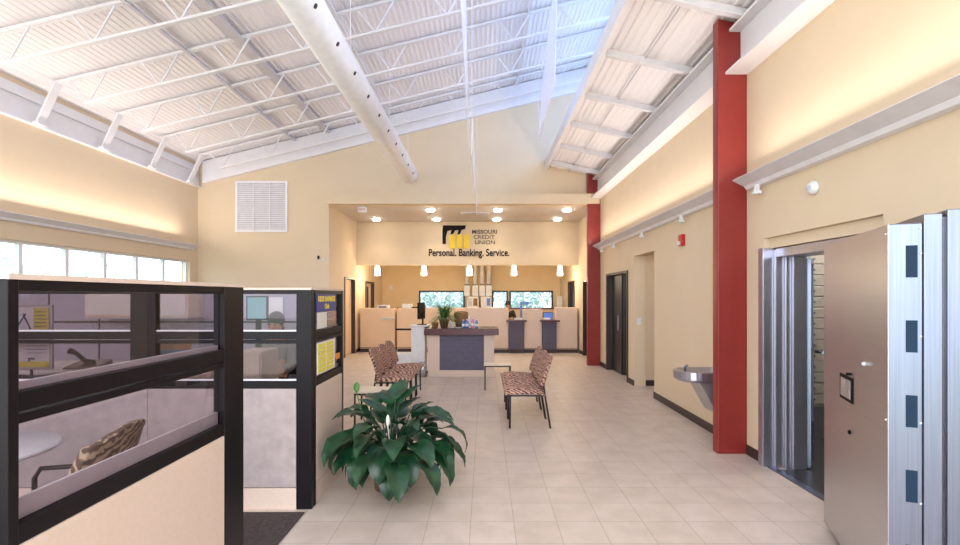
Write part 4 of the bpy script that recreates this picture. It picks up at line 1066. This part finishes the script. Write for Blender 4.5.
# ------------------------------------------------------------------ big plant
PC = Vector((-.77, 3.98, 0))
t = thing('peace_lily', 'large dark green leafy plant in a pot on the tile floor', 'potted plant', PC)
MB().lathe([(.11, 0), (.14, .02), (.17, .26), (.175, .28), (.155, .28), (.001, .24)], PC, 24).build('pot', 'pot_brown', t)
mb = MB()
def leaf(mb, base, az, out1, h1, L, W, droop, tw=0.0):
    d = Vector((math.cos(az), math.sin(az), 0)); sd = Vector((-math.sin(az), math.cos(az), 0))
    p0 = base; p1 = base + d * out1 + Vector((0, 0, h1))
    # petiole
    pts = [p0.lerp(p1, s_) + Vector((0, 0, .10 * math.sin(s_ * math.pi) * min(1, out1 * 3))) for s_ in (0, .25, .5, .75, 1)]
    mb.tube(pts, .0055, 5)
    # blade: start direction along petiole, bending down
    ang = math.atan2(h1 - .05, out1 + .02) * .55; cur = p1.copy(); n = 10; prev = None
    for k in range(n + 1):
        s_ = k / n
        wv_ = W * (math.sin(math.pi * min(1, s_ ** .72)) ** .85) * (1 - .12 * s_) + .0008
        a_ = ang - droop * s_
        dirv = d * math.cos(a_) + Vector((0, 0, math.sin(a_))); up = -d * math.sin(a_) + Vector((0, 0, math.cos(a_)))
        sv = (sd * math.cos(tw) + up * math.sin(tw))
        pts5 = []
        for u in (-1, -.55, 0, .55, 1):
            ripple = .006 * math.sin(k * 2.1 + u * 3) * abs(u)
            pts5.append(mb.b.verts.new(cur + sv * wv_ * u + up * (wv_ * .32 * abs(u) + ripple)))
        if prev:
            for i in range(4): f = mb.b.faces.new((prev[i], prev[i + 1], pts5[i + 1], pts5[i])); f.smooth = True
        prev = pts5; cur = cur + dirv * L / n
    return cur
random.seed(21)
base = PC + Vector((0, 0, .27))
def ok_leaf(az, out1, L): 
    x = PC.x + math.cos(az) * (out1 + L * .8); y = PC.y + math.sin(az) * (out1 + L * .8)
    return not (x < -1.20 and y > 3.45)
def ring(n, o, h, L, W, dr, off=0):
    for i in range(n):
        az = 2 * math.pi * (i + off) / n + random.uniform(-.16, .16)
        oo = random.uniform(*o); LL = random.uniform(*L)
        while not ok_leaf(az, oo, LL) and oo > .04: oo *= .85; LL *= .94
        leaf(mb, base + Vector((random.uniform(-.05, .05), random.uniform(-.05, .05), -.02)), az, oo, random.uniform(*h), LL, random.uniform(*W), random.uniform(*dr), random.uniform(-.35, .35))
ring(13, (.30, .38), (.06, .16), (.30, .38), (.085, .105), (1.3, 1.9))
ring(12, (.24, .32), (.18, .27), (.30, .37), (.085, .105), (1.2, 1.8), .5)
ring(10, (.14, .20), (.26, .35), (.28, .34), (.075, .095), (.9, 1.5), .2)
ring(7, (.04, .10), (.28, .38), (.22, .28), (.055, .072), (.1, .7), .6)
ring(11, (.18, .26), (.02, .08), (.26, .33), (.08, .10), (1.6, 2.3), .3)
ring(9, (.10, .16), (.12, .2), (.26, .32), (.08, .10), (1.6, 2.2), .1)
leaf(mb, base, R(-4), .42, .24, .34, .045, 2.3)
for az_, o_, h_, L_, W_, d_ in ((-25, .34, .14, .36, .10, 2.2), (-60, .22, .10, .36, .10, 2.2), (-92, .20, .14, .38, .115, 2.1), (-120, .24, .08, .34, .10, 2.2), (-150, .30, .14, .34, .10, 2.3), (35, .06, .42, .26, .075, .3), (75, .06, .46, .26, .085, .5), (110, .10, .40, .28, .085, .8), (165, .22, .34, .30, .085, 1.3), (140, .16, .40, .28, .085, 1.0), (-10, .22, .30, .34, .095, 1.2)):
    leaf(mb, base, R(az_), o_, h_, L_, W_, d_)
for v in mb.b.verts:
    if v.co.z < .02: v.co.z = .02 + random.uniform(0, .004)
    if v.co.x < -1.255 and v.co.y > 3.55: v.co.x = -1.255
mb.build('foliage', 'leaf', t)
f_ = MB(); c0 = PC + Vector((.02, -.20, .27))
f_.tube([PC + Vector((0, -.05, .25)), PC + Vector((0, -.12, .45)), PC + Vector((-.01, -.13, .56))], .004, 5)
f_.ball(PC + Vector((-.01, -.13, .60)), .022, (.7, .35, 2.2), 2); f_.build('flower', 'petal', t)
f_ = MB(); f_.tube([PC + Vector((-.1, 0, .25)), PC + Vector((-.25, .02, .60)), PC + Vector((-.30, .02, .80))], .004, 5)
f_.ball(PC + Vector((-.30, .02, .84)), .022, (1.2, .35, 2.0), 2); f_.build('pale_flower', 'leaf_light', t)

# ------------------------------------------------------------------ trees outside
def tree(x, y, h, r, label, lm='tree_leaf'):
    t = thing('tree', label, 'tree', (x, y, -.12), group='trees outside the windows')
    MB().tube([(x, y, -.12), (x + .1, y, h * .5), (x, y, h * .8)], [.16, .11, .04], 8).build('trunk', 'bark', t)
    mb = MB()
    for i in range(1500):
        v = Vector((random.gauss(0, 1), random.gauss(0, 1), random.gauss(0, 1))).normalized() * r * random.uniform(.5, 1)
        c = Vector((x, y, h * .55)) + Vector((v.x, v.y, v.z * h * .5 / r))
        if c.z < 0: continue
        a = Vector((random.uniform(-1, 1), random.uniform(-1, 1), random.uniform(-1, 1))).normalized() * .12
        b = a.cross(Vector((random.uniform(-1, 1), random.uniform(-1, 1), .3))).normalized() * .08
        mb.b.faces.new([mb.b.verts.new(c + q) for q in (a, b, -a, -b)])
    mb.build('crown', lm, t)
for i, (x, y, h, r) in enumerate(((-6.2, 25, 3.6, 1.9), (-2.1, 26, 3.2, 1.8), (2.0, 27, 3.8, 1.8), (6.2, 25, 3.4, 1.9))):
    tree(x, y, h, r, 'leafy tree outside the far windows, ' + ['leftmost', 'second from left', 'third from left', 'rightmost'][i])
for i, (x, y) in enumerate(((-19, 10), (-19, 17), (-20, 24))):
    tree(x, y, 4.2, 2.2, 'leafy tree outside the left window ribbon, ' + ['nearest', 'middle one', 'farthest'][i], 'tree_leaf_pale')
